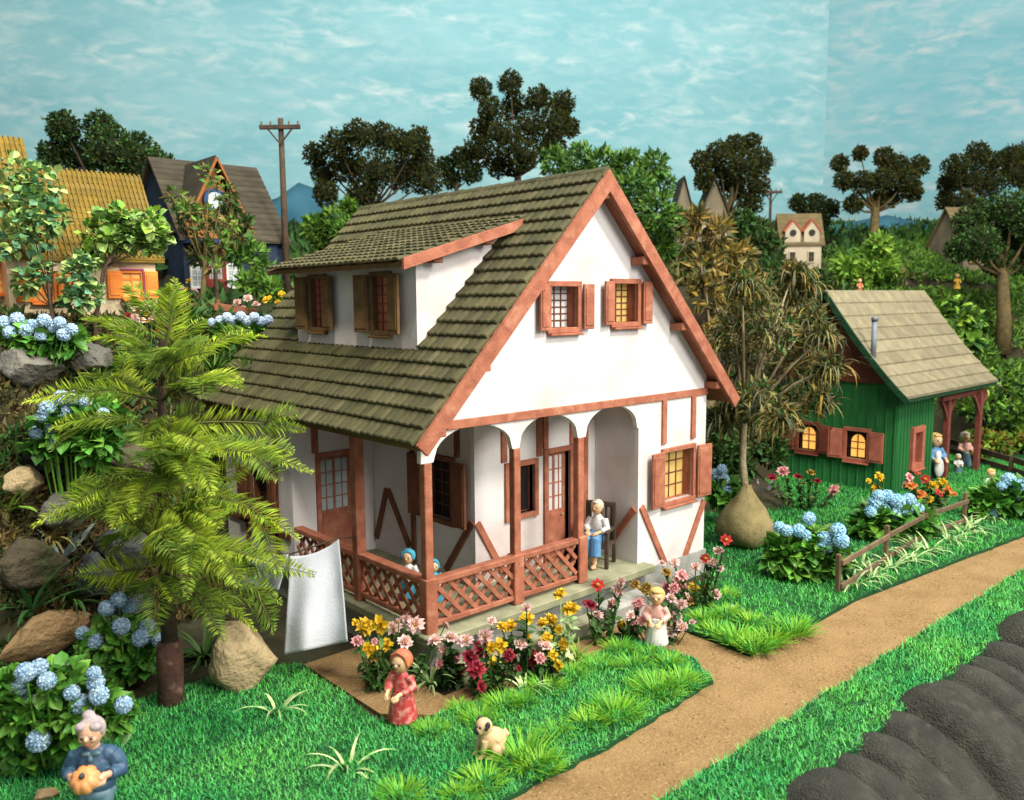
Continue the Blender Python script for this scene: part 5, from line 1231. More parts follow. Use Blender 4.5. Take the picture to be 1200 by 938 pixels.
flowers('deep red and blush blooms before the concrete step', (705, 752), [(692, 710, 9, 'r'), (701, 686, 9, 's'), (724, 692, 9, 'w'), (718, 708, 8, 'p'), (700, 722, 8, 'w'), (728, 682, 7, 'w')], 26)
flowers('tumbling blush pink blooms at the corner of the step', (775, 755), [(785, 742, 9, 'w'), (792, 722, 9, 'w'), (799, 735, 8, 'w'), (786, 702, 8, 'w'), (752, 728, 7, 'p'), (790, 690, 8, 'p'), (798, 708, 8, 'w')], 16)
flowers('mixed pink, olive and red blooms along the timbered wall foot', (815, 716), [(757, 690, 10, 'b'), (781, 689, 9, 'p'), (800, 690, 9, 'p'), (799, 675, 9, 'p'), (815, 665, 8, 'w'), (835, 660, 8, 'w'), (851, 633, 8, 's'), (841, 646, 7, 'w'), (827, 655, 7, 's'), (826, 692, 9, 'y'), (812, 690, 8, 'y'), (838, 697, 8, 'w'), (780, 672, 8, 'b'), (808, 705, 8, 'b'), (790, 660, 8, 'w')], 50)
flowers('blush pink and wine blooms behind the spider plant by the girl figurine', (528, 800), [(520, 762, 9, 'w'), (535, 770, 9, 'p'), (528, 748, 9, 'w'), (540, 785, 8, 'r'), (515, 778, 7, 'p')], 40)
flowers('low yellow and pink buds at the foot of the mossy ledge', (642, 800), [(633, 772, 8, 'p'), (648, 768, 8, 'y'), (655, 780, 7, 'y'), (640, 758, 8, 'w'), (628, 788, 7, 'y')], 40)
flowers('pale pink and yellow buds before the step riser', (735, 752), [(738, 722, 8, 'w'), (748, 708, 8, 'p'), (728, 732, 7, 'y'), (745, 735, 7, 'w')], 24)
flowers('orange, red and yellow blooms under the cabin front window', (1090, 604), [(1068, 570, 7, 'o'), (1078, 580, 7, 'o'), (1092, 570, 8, 'y'), (1104, 566, 8, 'y'), (1085, 562, 7, 's'), (1100, 578, 7, 's'), (1072, 585, 7, 'y'), (1110, 575, 7, 'o'), (1088, 585, 7, 'y'), (1065, 560, 7, 'p')], 50, leaf=2.4)
flowers('single yellow bloom standing before the green cabin corner', (1030, 600), [(1030, 559, 7, 'y'), (1026, 572, 6, 'y')], 14)
flowers('dusty pink roses below the lit cabin windows', (945, 600), [(918, 553, 8, 'p'), (935, 560, 7, 'r'), (950, 555, 6, 'b'), (978, 575, 8, 'p'), (905, 560, 7, 'r'), (958, 565, 6, 'r')], 60, m=F_MID)
flowers('pale mixed blooms in front of the cream cottage', (165, 385), [(158, 372, 5, 'w'), (166, 376, 5, 'w'), (172, 368, 5, 'y'), (150, 370, 5, 'r'), (162, 366, 5, 'r'), (178, 374, 5, 'w')], 24, d=138)
flowers('cream and yellow blooms beside the navy house fence', (300, 372), [(278, 355, 6, 'w'), (290, 350, 6, 'w'), (300, 358, 6, 'w'), (284, 362, 6, 'p'), (312, 352, 5, 'y'), (330, 345, 5, 'y'), (326, 355, 5, 'y')], 24, d=166)
flowers('small yellow and white blooms at the red door of the navy house', (215, 350), [(218, 340, 5, 'y'), (222, 330, 5, 'y'), (228, 342, 5, 'w'), (212, 338, 4, 'w')], 14, d=186)

# ---------------- strap leaved plants
def strap_plant(label, b, n, L, w, m, name='spider_plant', cat='plant', group=None, el=(.5, 1.3), droop=(1.2, 2.4)):
    b = np.array(b, float)
    if b[2] > 0: b[2] = max(gz(b[0], b[1]), b[2] - 4)
    t = thing(name, label, cat, b, group=group); f = MB()
    for i in range(n):
        a = i * 2.4 + random.random(); e = random.uniform(*el); f.blade((.3 * math.cos(a), .3 * math.sin(a), -.2), (math.cos(a) * math.cos(e), math.sin(a) * math.cos(e), math.sin(e)), L * random.uniform(.7, 1.15), w * random.uniform(.8, 1.2), random.uniform(*droop), 7)
    f.build('foliage', m, t, False, False); return t
strap_plant('green and cream spider plant beside the girl figurine', on_z(505, 800), 34, 5.2, .42, F_STRIPE, droop=(.5, 1.6))
strap_plant('striped spider plant in the turf before the beige boulder', on_z(325, 838), 12, 5.6, .45, F_STRIPE)
strap_plant('striped spider plant in the front turf by the girl figurine and pug', on_z(408, 905), 13, 5.2, .45, F_STRIPE)
strap_plant('pale strappy plant among the dark red blooms', on_z(615, 812), 16, 4.2, .4, F_STRIPE)
strap_plant('bright green tuft plant among the yellow blooms', on_z(678, 770), 22, 3.6, .4, F_LIME, droop=(.4, 1.3))
for k, (px, py) in enumerate([(1000, 690), (1022, 680), (1045, 668), (1066, 660), (1090, 648), (1112, 636), (1138, 622), (1160, 612), (1010, 668), (1075, 648), (1128, 628)]):
    strap_plant('white green spider plant in the row along the path fence', on_z(px, py), 22, 6.0, .5, F_STRIPE, group='spider plants along the path fence')
strap_plant('green strappy plant on the bank beside the tan log rock', on_terrain(38, 722), 18, 8, .9, F_STRAP, name='strap_plant', droop=(.5, 1.5))
strap_plant('long leaved green plant below the bank hydrangea', on_terrain(120, 545), 26, 8.5, .8, F_STRAP, name='strap_plant', droop=(.8, 2.0))
strap_plant('thin spiky dark plant on the rocky bank', on_terrain(18, 520), 24, 8, .4, F_STRAP, name='strap_plant', droop=(.3, 1.2))
strap_plant('light green strappy plant on the bank beside the round tan stone', on_terrain(8, 600), 16, 6, .7, F_LIME, name='strap_plant', droop=(.5, 1.5))
strap_plant('upright green blades below the cream cottage window', at_depth(150, 405, 134), 40, 6, .5, F_BRIGHT, name='strap_plant', droop=(.1, .9))
strap_plant('upright green blades beside the cream cottage end wall', at_depth(185, 405, 138), 40, 6, .5, F_BRIGHT, name='strap_plant', droop=(.1, .9))
strap_plant('bright blades below the navy house fence', at_depth(250, 410, 148), 44, 6, .5, F_BRIGHT, name='strap_plant', droop=(.1, .9))
strap_plant('leafy blades beside the whitish blue hydrangea', at_depth(290, 415, 145), 40, 5, .6, F_LIME, name='strap_plant', droop=(.1, .9))
for (lab, px, py, L, m_) in (('feathery green fern beside the slate boulder', 175, 640, 7, F_MID), ('feathery bright fern below the bank hydrangea', 95, 560, 7, F_BRIGHT), ('feathery olive fern under the near pine sprays', 60, 640, 6, F_OLIVE), ('feathery fern above the tan log rock', 85, 715, 6, F_MID), ('feathery dark fern at the cottage side of the bank', 235, 660, 8, F_MID),
                                ('feathery bright fern on the upper bank below the cream cottage', 120, 455, 7, F_BRIGHT), ('feathery bright fern by the cottage roof corner', 225, 440, 8, F_BRIGHT), ('feathery olive fern beside the grey flat boulder', 80, 440, 6, F_OLIVE), ('feathery fern between pine trunk and beige boulder', 240, 770, 6, F_MID)):
    strap_plant(lab, on_terrain(px, py), 60, L, .55, m_, name='fern', droop=(.6, 2.0), el=(.3, 1.4))
strap_plant('grey green agave on the rocky bank under the pine', on_terrain(75, 655), 9, 7.5, 1.5, F_AGAVE, name='agave', droop=(.0, .4), el=(.6, 1.2))
strap_plant('grey agave with raised blades behind the burlap root ball', on_z(890, 590), 9, 7.5, 1.5, F_AGAVE, name='agave', droop=(-.1, .2), el=(.5, 1.2))

# ---------------- grass tufts on the turf (alike, told apart by place only)
def tuft_mesh(n, h, sp):
    mb = MB()
    for i in range(n):
        a = rng.random() * 6.283; r = sp * rng.random() ** .5; e = 1.5 - .75 * (r / sp) - .15 * rng.random(); aa = a + rng.normal() * .4
        mb.blade((r * .55 * math.cos(a), r * .55 * math.sin(a), -.3), (math.cos(aa) * math.cos(e), math.sin(aa) * math.cos(e), math.sin(e)), h * random.uniform(.65, 1.15), .2, random.uniform(.1, .8), 3)
    me = mb.mesh('grass_tuft'); me.materials.append(F_TUFT); return me
TUFTS = [tuft_mesh(150, 3.0, 2.3), tuft_mesh(130, 2.6, 2.0), tuft_mesh(170, 3.3, 2.6)]
for k, (px, py, s) in enumerate([(505, 858, .75), (540, 832, .8), (562, 846, .8), (590, 828, .95), (565, 918, 1.1), (612, 890, 1.25), (632, 902, 1.0), (650, 862, .9), (640, 808, .9), (668, 792, .9), (690, 850, 1.05), (722, 838, 1.15), (700, 782, .9), (742, 782, 1.0), (770, 812, 1.15), (800, 802, 1.1), (762, 768, .9), (725, 762, .8), (785, 780, .9), (540, 935, .9), (470, 935, .8), (612, 825, .8),
                                 (838, 742, 1.1), (862, 752, 1.1), (885, 762, 1.15), (905, 752, 1.3), (930, 742, 1.2), (852, 722, 1.0), (878, 730, 1.0), (825, 728, .9), (850, 700, .9)]):
    o = bpy.data.objects.new('grass_tuft', TUFTS[k % 3]); COL.objects.link(o)
    p = on_z(px, py, -4.7); place(o, p, rng.random() * 6.28, (s, s, s * .72))
    if k < 22: tag(o, 'lime green bristly grass tuft in the turf between flower bed and sand path', 'grass tuft', 'lime grass tufts before the flower bed')
    else: tag(o, 'lime green bristly grass tuft at the turf corner where the step path branches off', 'grass tuft', 'lime grass tufts at the path branch corner')

# ---------------- undergrowth on the banks (uncountable)
def undergrowth(label, m, cond, n, L, W, seed, box):
    r2 = np.random.default_rng(seed); P = np.stack([box[0] + r2.random(n) * (box[1] - box[0]), box[2] + r2.random(n) * (box[3] - box[2])], 1)
    z = terrain(P[:, 0], P[:, 1]); nz = np.array([noise.noise(Vector((p[0] * .06, p[1] * .06, seed))) for p in P])
    k = (z > -4.4) & cond(P, z, nz); P = P[k]; z = z[k]
    mb = MB(); D = rdir(len(P), .8); LL = L * (.5 + r2.random(len(P)))
    mb.leaves(np.concatenate([P, (z - .3 + r2.random(len(P)) * L * .8)[:, None]], 1), D, LL, LL * W / L, bend=.2)
    return tag(mb.build('undergrowth', m, None, False, False), label, 'undergrowth', kind='stuff')
undergrowth('brown mossy undergrowth covering the rocky bank', F_MOSS, lambda P, z, n: n > -.35, 60000, 1.5, .6, 3, (-75, 10, 20, 110))
undergrowth('green creeping undergrowth on the rocky bank', F_MID, lambda P, z, n: n > .0, 42000, 1.6, .8, 5, (-75, 20, 22, 120))
undergrowth('dark green ground cover over the far hills', F_MID, lambda P, z, n: n > -.3, 42000, 3.4, 1.8, 8, (-80, 380, 70, 330))
undergrowth('bright green grass of the far raised lawn', F_BRIGHT, lambda P, z, n: z > 5, 52000, 2.0, .8, 11, (190, 330, -60, 90))
undergrowth('olive ground cover on the slope behind the cottage', F_OLIVE, lambda P, z, n: n > -.1, 16000, 3.0, 1.4, 13, (60, 260, 30, 140))
# ================================================================== rocks
R_BEIGE = mat('beige_rock', (0.44, 0.34, 0.19), (0.31, 0.24, 0.13), 14, 0.95, 2.2, 160, detail=9, dirt=(.21, .17, .08), dscale=10)
R_TAN = mat('tan_rock', (0.33, 0.21, 0.10), (0.22, 0.15, 0.07), 16, 0.95, 2.2, 160, detail=9, dirt=(.38, .28, .16), dscale=14)
R_GREY = mat('grey_rock', (0.14, 0.135, 0.115), (0.08, 0.082, 0.075), 16, 0.95, 2.2, 160, detail=9, dirt=(.20, .19, .14), dscale=14)
R_DARK = mat('slate_rock', (0.06, 0.066, 0.066), (0.034, 0.038, 0.04), 16, 0.9, 2.2, 160, detail=9, dirt=(.10, .105, .09), dscale=18)
R_MOSS = mat('mossy_rock', (0.085, 0.068, 0.042), (0.05, 0.042, 0.026), 40, 0.95, 2.2, 160, detail=9, dirt=(.05, .075, .02), dscale=22)
def rock(label, b, size, m, seed, rz=0.0, sink=.12, rx=0.0, cuts=12, name='rock'):
    bm = bmesh.new(); bmesh.ops.create_icosphere(bm, subdivisions=4, radius=1.0); r2 = random.Random(seed)
    pl = [(Vector((r2.uniform(-1, 1), r2.uniform(-1, 1), r2.uniform(-.6, 1))).normalized(), r2.uniform(.56, .84)) for _ in range(cuts)]
    for v in bm.verts:
        for n_, d in pl:
            k = v.co.dot(n_)
            if k > d: v.co -= n_ * (k - d) * .97
        v.co *= 1 + .10 * noise.noise(v.co * 2.1 + Vector((seed, 0, 0))) + .06 * noise.noise(v.co * 5 + Vector((seed, 3, 0))) + .035 * noise.noise(v.co * 12 + Vector((0, seed, 0))) + .015 * noise.noise(v.co * 26)
    me = bpy.data.meshes.new(name); bm.to_mesh(me); bm.free()
    co = np.empty(len(me.vertices) * 3, np.float32); me.vertices.foreach_get('co', co); co = co.reshape(-1, 3)
    co = co * (np.array(size) * .5 / np.abs(co).max(0)) * S; co[:, 2] += size[2] * (.5 - sink) * S
    me.vertices.foreach_set('co', co.ravel()); me.polygons.foreach_set('use_smooth', np.ones(len(me.polygons), bool)); me.materials.append(m); me.update()
    o = bpy.data.objects.new(name, me); COL.objects.link(o); place(o, b, rz, 1.0, rx); return tag(o, label, 'rock')
b = on_z(286, 800, -4.8); rock('big beige boulder on the turf beside the white cloth and pine', b, (9.4, 8.5, 9.6), R_BEIGE, 5, .6)
rock('long tan log shaped rock lying above the near hydrangea', on_terrain(52, 772), (14, 6, 6.0), R_TAN, 11, .55, .1)
rock('pale round tan stone on the bank above the mossy rock', on_terrain(28, 585), (6, 5, 5), R_BEIGE, 17, .3, .15)
rock('grey flat topped boulder below the blue hydrangea bed', on_terrain(35, 448), (10, 8, 6), R_GREY, 23, -.3, .15)
rock('slate blue boulder behind the pine stem', on_terrain(150, 672), (9, 7, 8), R_DARK, 29, .2, .15)
rock('dark slate rock at the pine branches near the agave', on_terrain(112, 690), (8, 6, 6), R_DARK, 31, .9, .15)
rock('brown mossy boulder on the bank left of the agave', on_terrain(30, 680), (11, 9, 7), R_MOSS, 37, .1, .15)
rock('grey rough rock between the spiky plant and the tan stone', on_terrain(75, 620), (9, 7, 6), R_GREY, 41, .7, .2)
rock('dark rock ledge under the upright green blades', on_terrain(160, 425), (9, 5, 5), R_DARK, 43, .2, .2)
rock('grey rock beside the dark ledge on the upper bank', on_terrain(105, 432), (8, 6, 6), R_GREY, 47, .2, .2)
rock('dark slate block low behind the pine trunk', on_terrain(160, 735), (8, 6, 6), R_DARK, 53, .4, .15)
rock('dark bank rock beside the cottage wall and pine tips', on_terrain(248, 610), (9, 8, 8), R_DARK, 59, .4, .25)
rock('mossy rock halfway up the bank beside the pine stem', on_terrain(150, 560), (11, 8, 7), R_MOSS, 61, .4, .25)
rock('small reddish stone fallen in the turf by the old woman figurine', on_z(52, 938, -4.7), (2.6, 2.0, 1.6), R_TAN, 67, .4, .25)
rock('dark slate rock at the edge of the bank under the far pine sprays', on_terrain(60, 560), (8, 7, 6), R_DARK, 71, .4, .2)
# ================================================================== figurines
SKIN = mat('painted_skin', (0.62, 0.38, 0.24), (0.55, 0.32, 0.20), 60, 0.45, spec=.4)
SKINY = mat('painted_skin_tan', (0.64, 0.42, 0.22), (0.55, 0.34, 0.18), 60, 0.45, spec=.4)
HAIRG = mat('grey_hair', (0.42, 0.36, 0.36), (0.30, 0.25, 0.26), 120, 0.6, .6, 400)
HAIRW = mat('white_hair', (0.66, 0.60, 0.50), (0.5, 0.45, 0.36), 120, 0.6, .5, 400)
HAIRB = mat('blond_hair', (0.60, 0.42, 0.14), (0.45, 0.3, 0.1), 120, 0.6, .5, 400)
C_BLUE = mat('dark_blue_glaze', (0.030, 0.072, 0.135), (0.05, 0.115, 0.19), 70, 0.45, .3, 200, spec=.45)
C_TEAL = mat('teal_grey_glaze', (0.06, 0.13, 0.17), (0.11, 0.20, 0.24), 70, 0.5, spec=.4)
C_RED = mat('red_floral_glaze', (0.42, 0.045, 0.045), (0.62, 0.25, 0.20), 150, 0.5, spec=.4, lo=.45, hi=.62)
C_RUST = mat('rust_glaze', (0.50, 0.17, 0.07), (0.42, 0.11, 0.06), 60, 0.5, spec=.4)
C_WHITE = mat('white_glaze', (0.68, 0.66, 0.62), (0.5, 0.5, 0.5), 60, 0.5, spec=.4)
C_SKY = mat('denim_glaze', (0.07, 0.19, 0.38), (0.12, 0.28, 0.48), 90, 0.5, spec=.4)
C_CYAN = mat('cyan_glaze', (0.04, 0.27, 0.42), (0.08, 0.38, 0.5), 60, 0.5, spec=.4)
C_BLACK = mat('black_glaze', (0.02, 0.02, 0.024), (0.035, 0.035, 0.04), 60, 0.5, spec=.4)
C_PINK = mat('pale_pink_glaze', (0.62, 0.36, 0.30), (0.55, 0.28, 0.24), 60, 0.5, spec=.4)
C_LIP = mat('lip_paint', (0.42, 0.10, 0.08), None, 60, .5)
def sculpt(name, shapes, m, parent, vox, sm=3):
    """closed shapes melted into one continuous surface"""
    mb = MB()
    for s in shapes:
        if s[0] == 'b': mb.ball(s[1], s[2], 14, 10, M=s[3] if len(s) > 3 else None)
        else: mb.tube(s[1], s[2], 10)
    o = mb.build(name, m, None)
    r = o.modifiers.new('r', 'REMESH'); r.mode = 'VOXEL'; r.voxel_size = vox * S
    k = o.modifiers.new('s', 'SMOOTH'); k.factor = .5; k.iterations = sm
    bpy.context.view_layer.update()
    dg = bpy.context.evaluated_depsgraph_get(); me = bpy.data.meshes.new_from_object(o.evaluated_get(dg)); old = o.data
    o.modifiers.clear(); o.data = me; bpy.data.meshes.remove(old)
    me.polygons.foreach_set('use_smooth', np.ones(len(me.polygons), bool))
    if not me.materials: me.materials.append(m)
    o.parent = parent; return o
def hand(w, d, up, r, n=4, curl=.6, mirror=1):
    """palm at w, fingers along d, back of the hand towards up; r finger radius"""
    w = np.array(w, float); d = nrm(d); up = nrm(np.array(up) - d * np.dot(d, up)); s = np.cross(d, up) * mirror
    sh = [('t', [w - d * r, w + d * r * 3.6], [r * 1.9, r * 2.1])]
    for k in range(4):
        L = r * (5.4, 6.2, 5.8, 4.6)[k]; p = w + d * r * 3.0 + s * r * (k - 1.5) * 1.55
        a = p + d * L * .45 - up * r * curl * 1.0; b = a + d * L * .3 - up * L * curl * .5
        sh.append(('t', [p, a, b], [r, r * .95, r * .8]))
    p = w + d * r * .6 - s * r * 2.0; sh.append(('t', [p, p - s * r * 1.6 + d * r * 1.6, p - s * r * 1.4 + d * r * 3.8 - up * r], [r * 1.05, r, r * .85]))
    return sh
def face(t, c, r, tilt=0.0, detail=True):
    """eyes, brows and mouth on a head of radius r at c, facing -y"""
    c = np.array(c); T = np.array([[1, 0, 0], [0, math.cos(tilt), -math.sin(tilt)], [0, math.sin(tilt), math.cos(tilt)]])
    for s in (-1, 1):
        e = MB(); e.ball(c + T @ (np.array([s * .36, -.93, .02]) * r), np.array([.13, .08, .10]) * r, 8, 6); e.build('eye', C_BLACK, t, True)
        if detail: e = MB(); e.tube([c + T @ (np.array([s * .18, -.97, .22]) * r), c + T @ (np.array([s * .38, -.95, .28]) * r), c + T @ (np.array([s * .56, -.84, .2]) * r)], .035 * r, 5); e.build('eyebrow', HAIRG, t, True)
    e = MB(); e.tube([c + T @ (np.array([-.26, -.88, -.50]) * r), c + T @ (np.array([0, -.98, -.54]) * r), c + T @ (np.array([.26, -.88, -.50]) * r)], [.03 * r, .07 * r, .03 * r], 6); e.build('mouth', C_LIP, t, True)

# ---- old woman holding a pumpkin, at the near edge of the turf
b = on_z(116, 949, -4.7); dW = depth_of(b)
ow = thing('figurine', 'grey bunned old woman figurine in dark blue holding an orange pumpkin', 'figurine', b, -.62)
ow.scale = (.8, .8, .8)
HC_ = np.array([0, -.75, 9.9])
shp = [('b', HC_, (1.36, 1.42, 1.55)), ('b', HC_ + [0, -.45, -.85], (.85, .8, .6)), ('b', HC_ + [0, -1.5, -.18], (.24, .3, .3)), ('b', HC_ + [-1.36, .1, -.05], (.2, .3, .42)), ('b', HC_ + [1.36, .1, -.05], (.2, .3, .42)), ('b', HC_ + [-.6, -1.02, -.35], (.42, .35, .36)), ('b', HC_ + [.6, -1.02, -.35], (.42, .35, .36)),
       ('t', [(0, 0, 7.0), HC_ + [0, .3, -.8]], [.75, .7]), ('b', (0, 0.1, 5.4), (1.9, 1.5, 2.6)), ('b', (0, .1, 2.8), (1.9, 1.6, 1.4)),
       ('t', [(-.8, -.2, 2.6), (-.85, -.5, 0.9), (-.85, -.8, .15)], [.8, .6, .45]), ('t', [(.8, -.2, 2.6), (.85, -.5, .9), (.85, -.8, .15)], [.8, .6, .45])]
for s in (-1, 1):
    shp.append(('t', [(s * 1.9, 0, 7.0), (s * 2.75, -.5, 5.0), (s * 1.95, -2.2, 5.45), (s * 1.6, -2.7, 5.6)], [.7, .6, .42, .36]))
    shp += hand((s * 1.75, -2.5, 5.6), (-s * .45, -.75, -.25), (s * .8, -.35, .55), .19, curl=.55, mirror=s)
sculpt('body', shp, SKIN, ow, .10)
sl = [('b', (0, .05, 5.6), (2.25, 1.75, 2.5)), ('b', (0, .1, 3.4), (2.2, 1.85, 1.3)), ('b', (-1.35, .05, 6.9), (1.2, 1.1, .9)), ('b', (1.35, .05, 6.9), (1.2, 1.1, .9)), ('t', [(0, -.1, 7.0), (0, -.35, 8.0)], [1.2, .95])]
for s in (-1, 1): sl.append(('t', [(s * 1.9, 0, 7.0), (s * 2.5, -.1, 5.9), (s * 2.85, -.45, 4.95), (s * 2.2, -1.9, 5.4)], [1.0, .98, .92, .66]))
sculpt('jumper', sl, C_BLUE, ow, .13)
sculpt('collar', [('b', (s * .55, -1.15, 7.55), (.6, .35, .3)) for s in (-1, 1)] + [('b', (0, -1.5, 7.0), (.35, .3, .35))], C_TEAL, ow, .1)
sculpt('trousers', [('b', (0, -.1, 2.4), (2.15, 1.85, 1.3)), ('t', [(-.95, -.4, 2.4), (-1.0, -1.0, 1.2), (-1.0, -.9, .5)], [1.15, .95, .8]), ('t', [(.95, -.4, 2.4), (1.0, -1.0, 1.2), (1.0, -.9, .5)], [1.15, .95, .8])], C_TEAL, ow, .13)
sculpt('shoe', [('b', (-.9, -1.2, .3), (.6, 1.0, .42))], C_BLACK, ow, .12); sculpt('shoe', [('b', (.9, -1.2, .3), (.6, 1.0, .42))], C_BLACK, ow, .12)
sculpt('hair', [('b', HC_ + [0, .35, .35], (1.52, 1.42, 1.42)), ('b', HC_ + [-.75, -.55, .95], (.75, .7, .5)), ('b', HC_ + [.75, -.55, .95], (.75, .7, .5)), ('b', HC_ + [-1.25, .1, .3], (.35, .7, .7)), ('b', HC_ + [1.25, .1, .3], (.35, .7, .7)), ('b', HC_ + [-.35, .6, 1.75], (.72, .72, .55))], HAIRG, ow, .12)
face(ow, HC_, 1.42, .12)
PUMP = mat('pumpkin_skin', (0.72, 0.24, 0.05), (0.66, 0.32, 0.14), 30, 0.45, spec=.4)
def pumpkin(label, b, R, rz, tilt):
    t = thing('pumpkin', label, 'pumpkin', b, rz); V = []; nu, nv = 40, 14
    for i in range(nv + 1):
        a = math.pi * i / nv
        for j in range(nu):
            c = 2 * math.pi * j / nu; r = math.sin(a) * (1 - .13 * abs(math.cos(c * 4)) ** 6) ; z = math.cos(a) * .82 - .16 * math.exp(-(math.sin(a) / .35) ** 2) * (1 if math.cos(a) > 0 else -1)
            V.append((r * math.cos(c) * R, r * math.sin(c) * R, z * R))
    T = np.array([[1, 0, 0], [0, math.cos(tilt), -math.sin(tilt)], [0, math.sin(tilt), math.cos(tilt)]])
    mb = MB(); mb.add(np.array(V) @ T.T, [(i * nu + j, i * nu + (j + 1) % nu, (i + 1) * nu + (j + 1) % nu, (i + 1) * nu + j) for i in range(nv) for j in range(nu)]); mb.build('shell', PUMP, t, True)
    mb = MB(); mb.tube([T @ np.array((0, 0, R * .6)), T @ np.array((0, 0, R * .85)), T @ np.array((R * .1, 0, R * 1.0))], [R * .22, R * .15, R * .19], 8); mb.build('stalk', R_DARK, t, True)
    return t
pc = b + rotz(-.62) @ (np.array([0, -3.15, 5.55]) * .8); pumpkin('round orange pumpkin held in the old woman figurine hands', pc, 1.3, -.62, .75)

# ---- generic small figurine, unit height, faces -y
def figurine(label, b, H, rz, hair, top, bottom, skirt=True, bonnet=None, apron=None, arm=.35, skin=None, detail=True):
    t = thing('figurine', label, 'figurine', b, rz); A = lambda *p: np.array(p) * H; v = .014 * H; skin = skin or SKINY
    hc = A(0, -.01, .845); hr = .125 * H
    sh = [('b', hc, (hr * .95, hr, hr * 1.08)), ('b', hc + [0, -hr * 1.0, -hr * .1], hr * .17), ('t', [A(0, 0, .64), A(0, 0, .76)], [.05 * H, .045 * H]), ('b', A(0, 0, .56), A(.10, .075, .16))]
    for s in (-1, 1):
        sh.append(('b', hc + [s * hr * .95, 0, 0], (hr * .13, hr * .2, hr * .26)))
        sh.append(('t', [A(s * .12, 0, .66), A(s * .19, -.02, .52), A(s * (.19 - arm * .2), -.04 - arm * .35, .46 + arm * .06)], [.045 * H, .038 * H, .028 * H]))
        sh += hand(A(s * (.19 - arm * .2), -.05 - arm * .36, .455 + arm * .06), (-s * .3, -.9, -.3), (s * .5, 0, .8), .013 * H, mirror=s)
        sh.append(('t', [A(s * .05, 0, .46), A(s * .055, 0, .22), A(s * .055, 0, .03)], [.06 * H, .045 * H, .035 * H]))
    sculpt('body', sh, skin, t, v * .8, 2)
    sl = [('b', A(0, 0, .55), A(.135, .10, .17)), ('t', [A(0, 0, .64), A(0, -.005, .715)], [.09 * H, .06 * H])]
    for s in (-1, 1): sl.append(('t', [A(s * .11, 0, .665), A(s * .19, -.02, .53), A(s * (.19 - arm * .15), -.04 - arm * .25, .475 + arm * .04)], [.065 * H, .06 * H, .05 * H]))
    sculpt('blouse', sl, top, t, v, 2)
    if skirt: sculpt('skirt', [('t', [A(0, 0, .05), A(0, 0, .12), A(0, 0, .35), A(0, 0, .5)], [.20 * H, .195 * H, .155 * H, .115 * H])] + [('t', [A(.13 * math.cos(a), .13 * math.sin(a), .06), A(.1 * math.cos(a), .1 * math.sin(a), .4)], [.075 * H, .05 * H]) for a in np.arange(0, 6.2, .78)], bottom, t, v, 2)
    else: sculpt('trousers', [('b', A(0, 0, .44), A(.125, .095, .08))] + [('t', [A(s * .06, 0, .44), A(s * .062, 0, .22), A(s * .062, 0, .05)], [.078 * H, .068 * H, .06 * H]) for s in (-1, 1)], bottom, t, v, 2)
    for s in (-1, 1): sculpt('shoe', [('b', A(s * .06, -.04, .028), A(.045, .075, .032))], C_BLACK, t, v, 1)
    if apron: sculpt('apron', [('b', A(0, -.13, .30), A(.11, .075, .2)), ('b', A(0, -.095, .55), A(.07, .04, .1))], apron, t, v, 2)
    if bonnet:
        sculpt('bonnet', [('b', hc + [0, hr * .32, hr * .18], (hr * 1.18, hr * 1.1, hr * 1.15)), ('t', [hc + [-hr * 1.05, -hr * .25, -hr * .3], hc + [-hr * .75, -hr * .45, hr * .85], hc + [0, -hr * .5, hr * 1.2], hc + [hr * .75, -hr * .45, hr * .85], hc + [hr * 1.05, -hr * .25, -hr * .3]], [hr * .2] * 5)], bonnet, t, v, 2)
    else: sculpt('hair', [('b', hc + [0, hr * .28, hr * .25], (hr * 1.1, hr * 1.02, hr * 1.02)), ('b', hc + [0, -hr * .45, hr * .85], (hr * .7, hr * .45, hr * .3)), ('b', hc + [0, hr * .9, -hr * .1], (hr * .6, hr * .5, hr * .7))], hair, t, v, 2)
    face(t, hc, hr, 0, detail)
    return t
figurine('girl figurine in red floral dress and rust bonnet by the flower bed', on_z(472, 847, -4.8), 8.4, -1.15, HAIRB, C_RED, C_RED, bonnet=C_RUST, apron=None, arm=.55)
figurine('pale pink dressed girl figurine among the blooms at the step corner', on_z(769, 757, -5.0), 8.2, -1.0, HAIRB, C_PINK, C_WHITE, arm=.6)
figurine('blond figurine in blue top and black trousers beside the cabin porch post', on_z(1094, 564), 12.5, -.5, HAIRB, C_SKY, C_BLACK, skirt=False, apron=C_WHITE)
figurine('pale haired figurine in blush blouse standing behind the cabin porch posts', on_z(1129, 548), 10.0, -.5, HAIRW, C_PINK, C_TEAL)
p = at_depth(1171, 522, 262); figurine('pale figurine in blush dress standing behind the yellow flower hedge', (p[0], p[1], gz(p[0], p[1])), 11, -.6, HAIRW, C_PINK, C_WHITE, detail=False)
figurine('small pale figurine beside the hydrangea at the far end of the path', on_z(1160, 584), 7.0, -.5, HAIRB, C_WHITE, C_WHITE, detail=False)
figurine('small white figurine kneeling low under the cabin porch', on_z(1122, 556), 5.5, -.8, HAIRW, C_WHITE, C_TEAL, detail=False)
p = on_terrain(1007, 345); figurine('tiny rust dressed far figurine on the raised lawn by the lime shrub', at_depth(1007, 345, 296), 5.5, -.7, HAIRB, C_RUST, C_RUST, detail=False)
figurine('tiny golden dressed far figurine before the brown board fence', at_depth(1121, 340, 284), 5.5, -.7, HAIRB, YEL, YEL, detail=False)
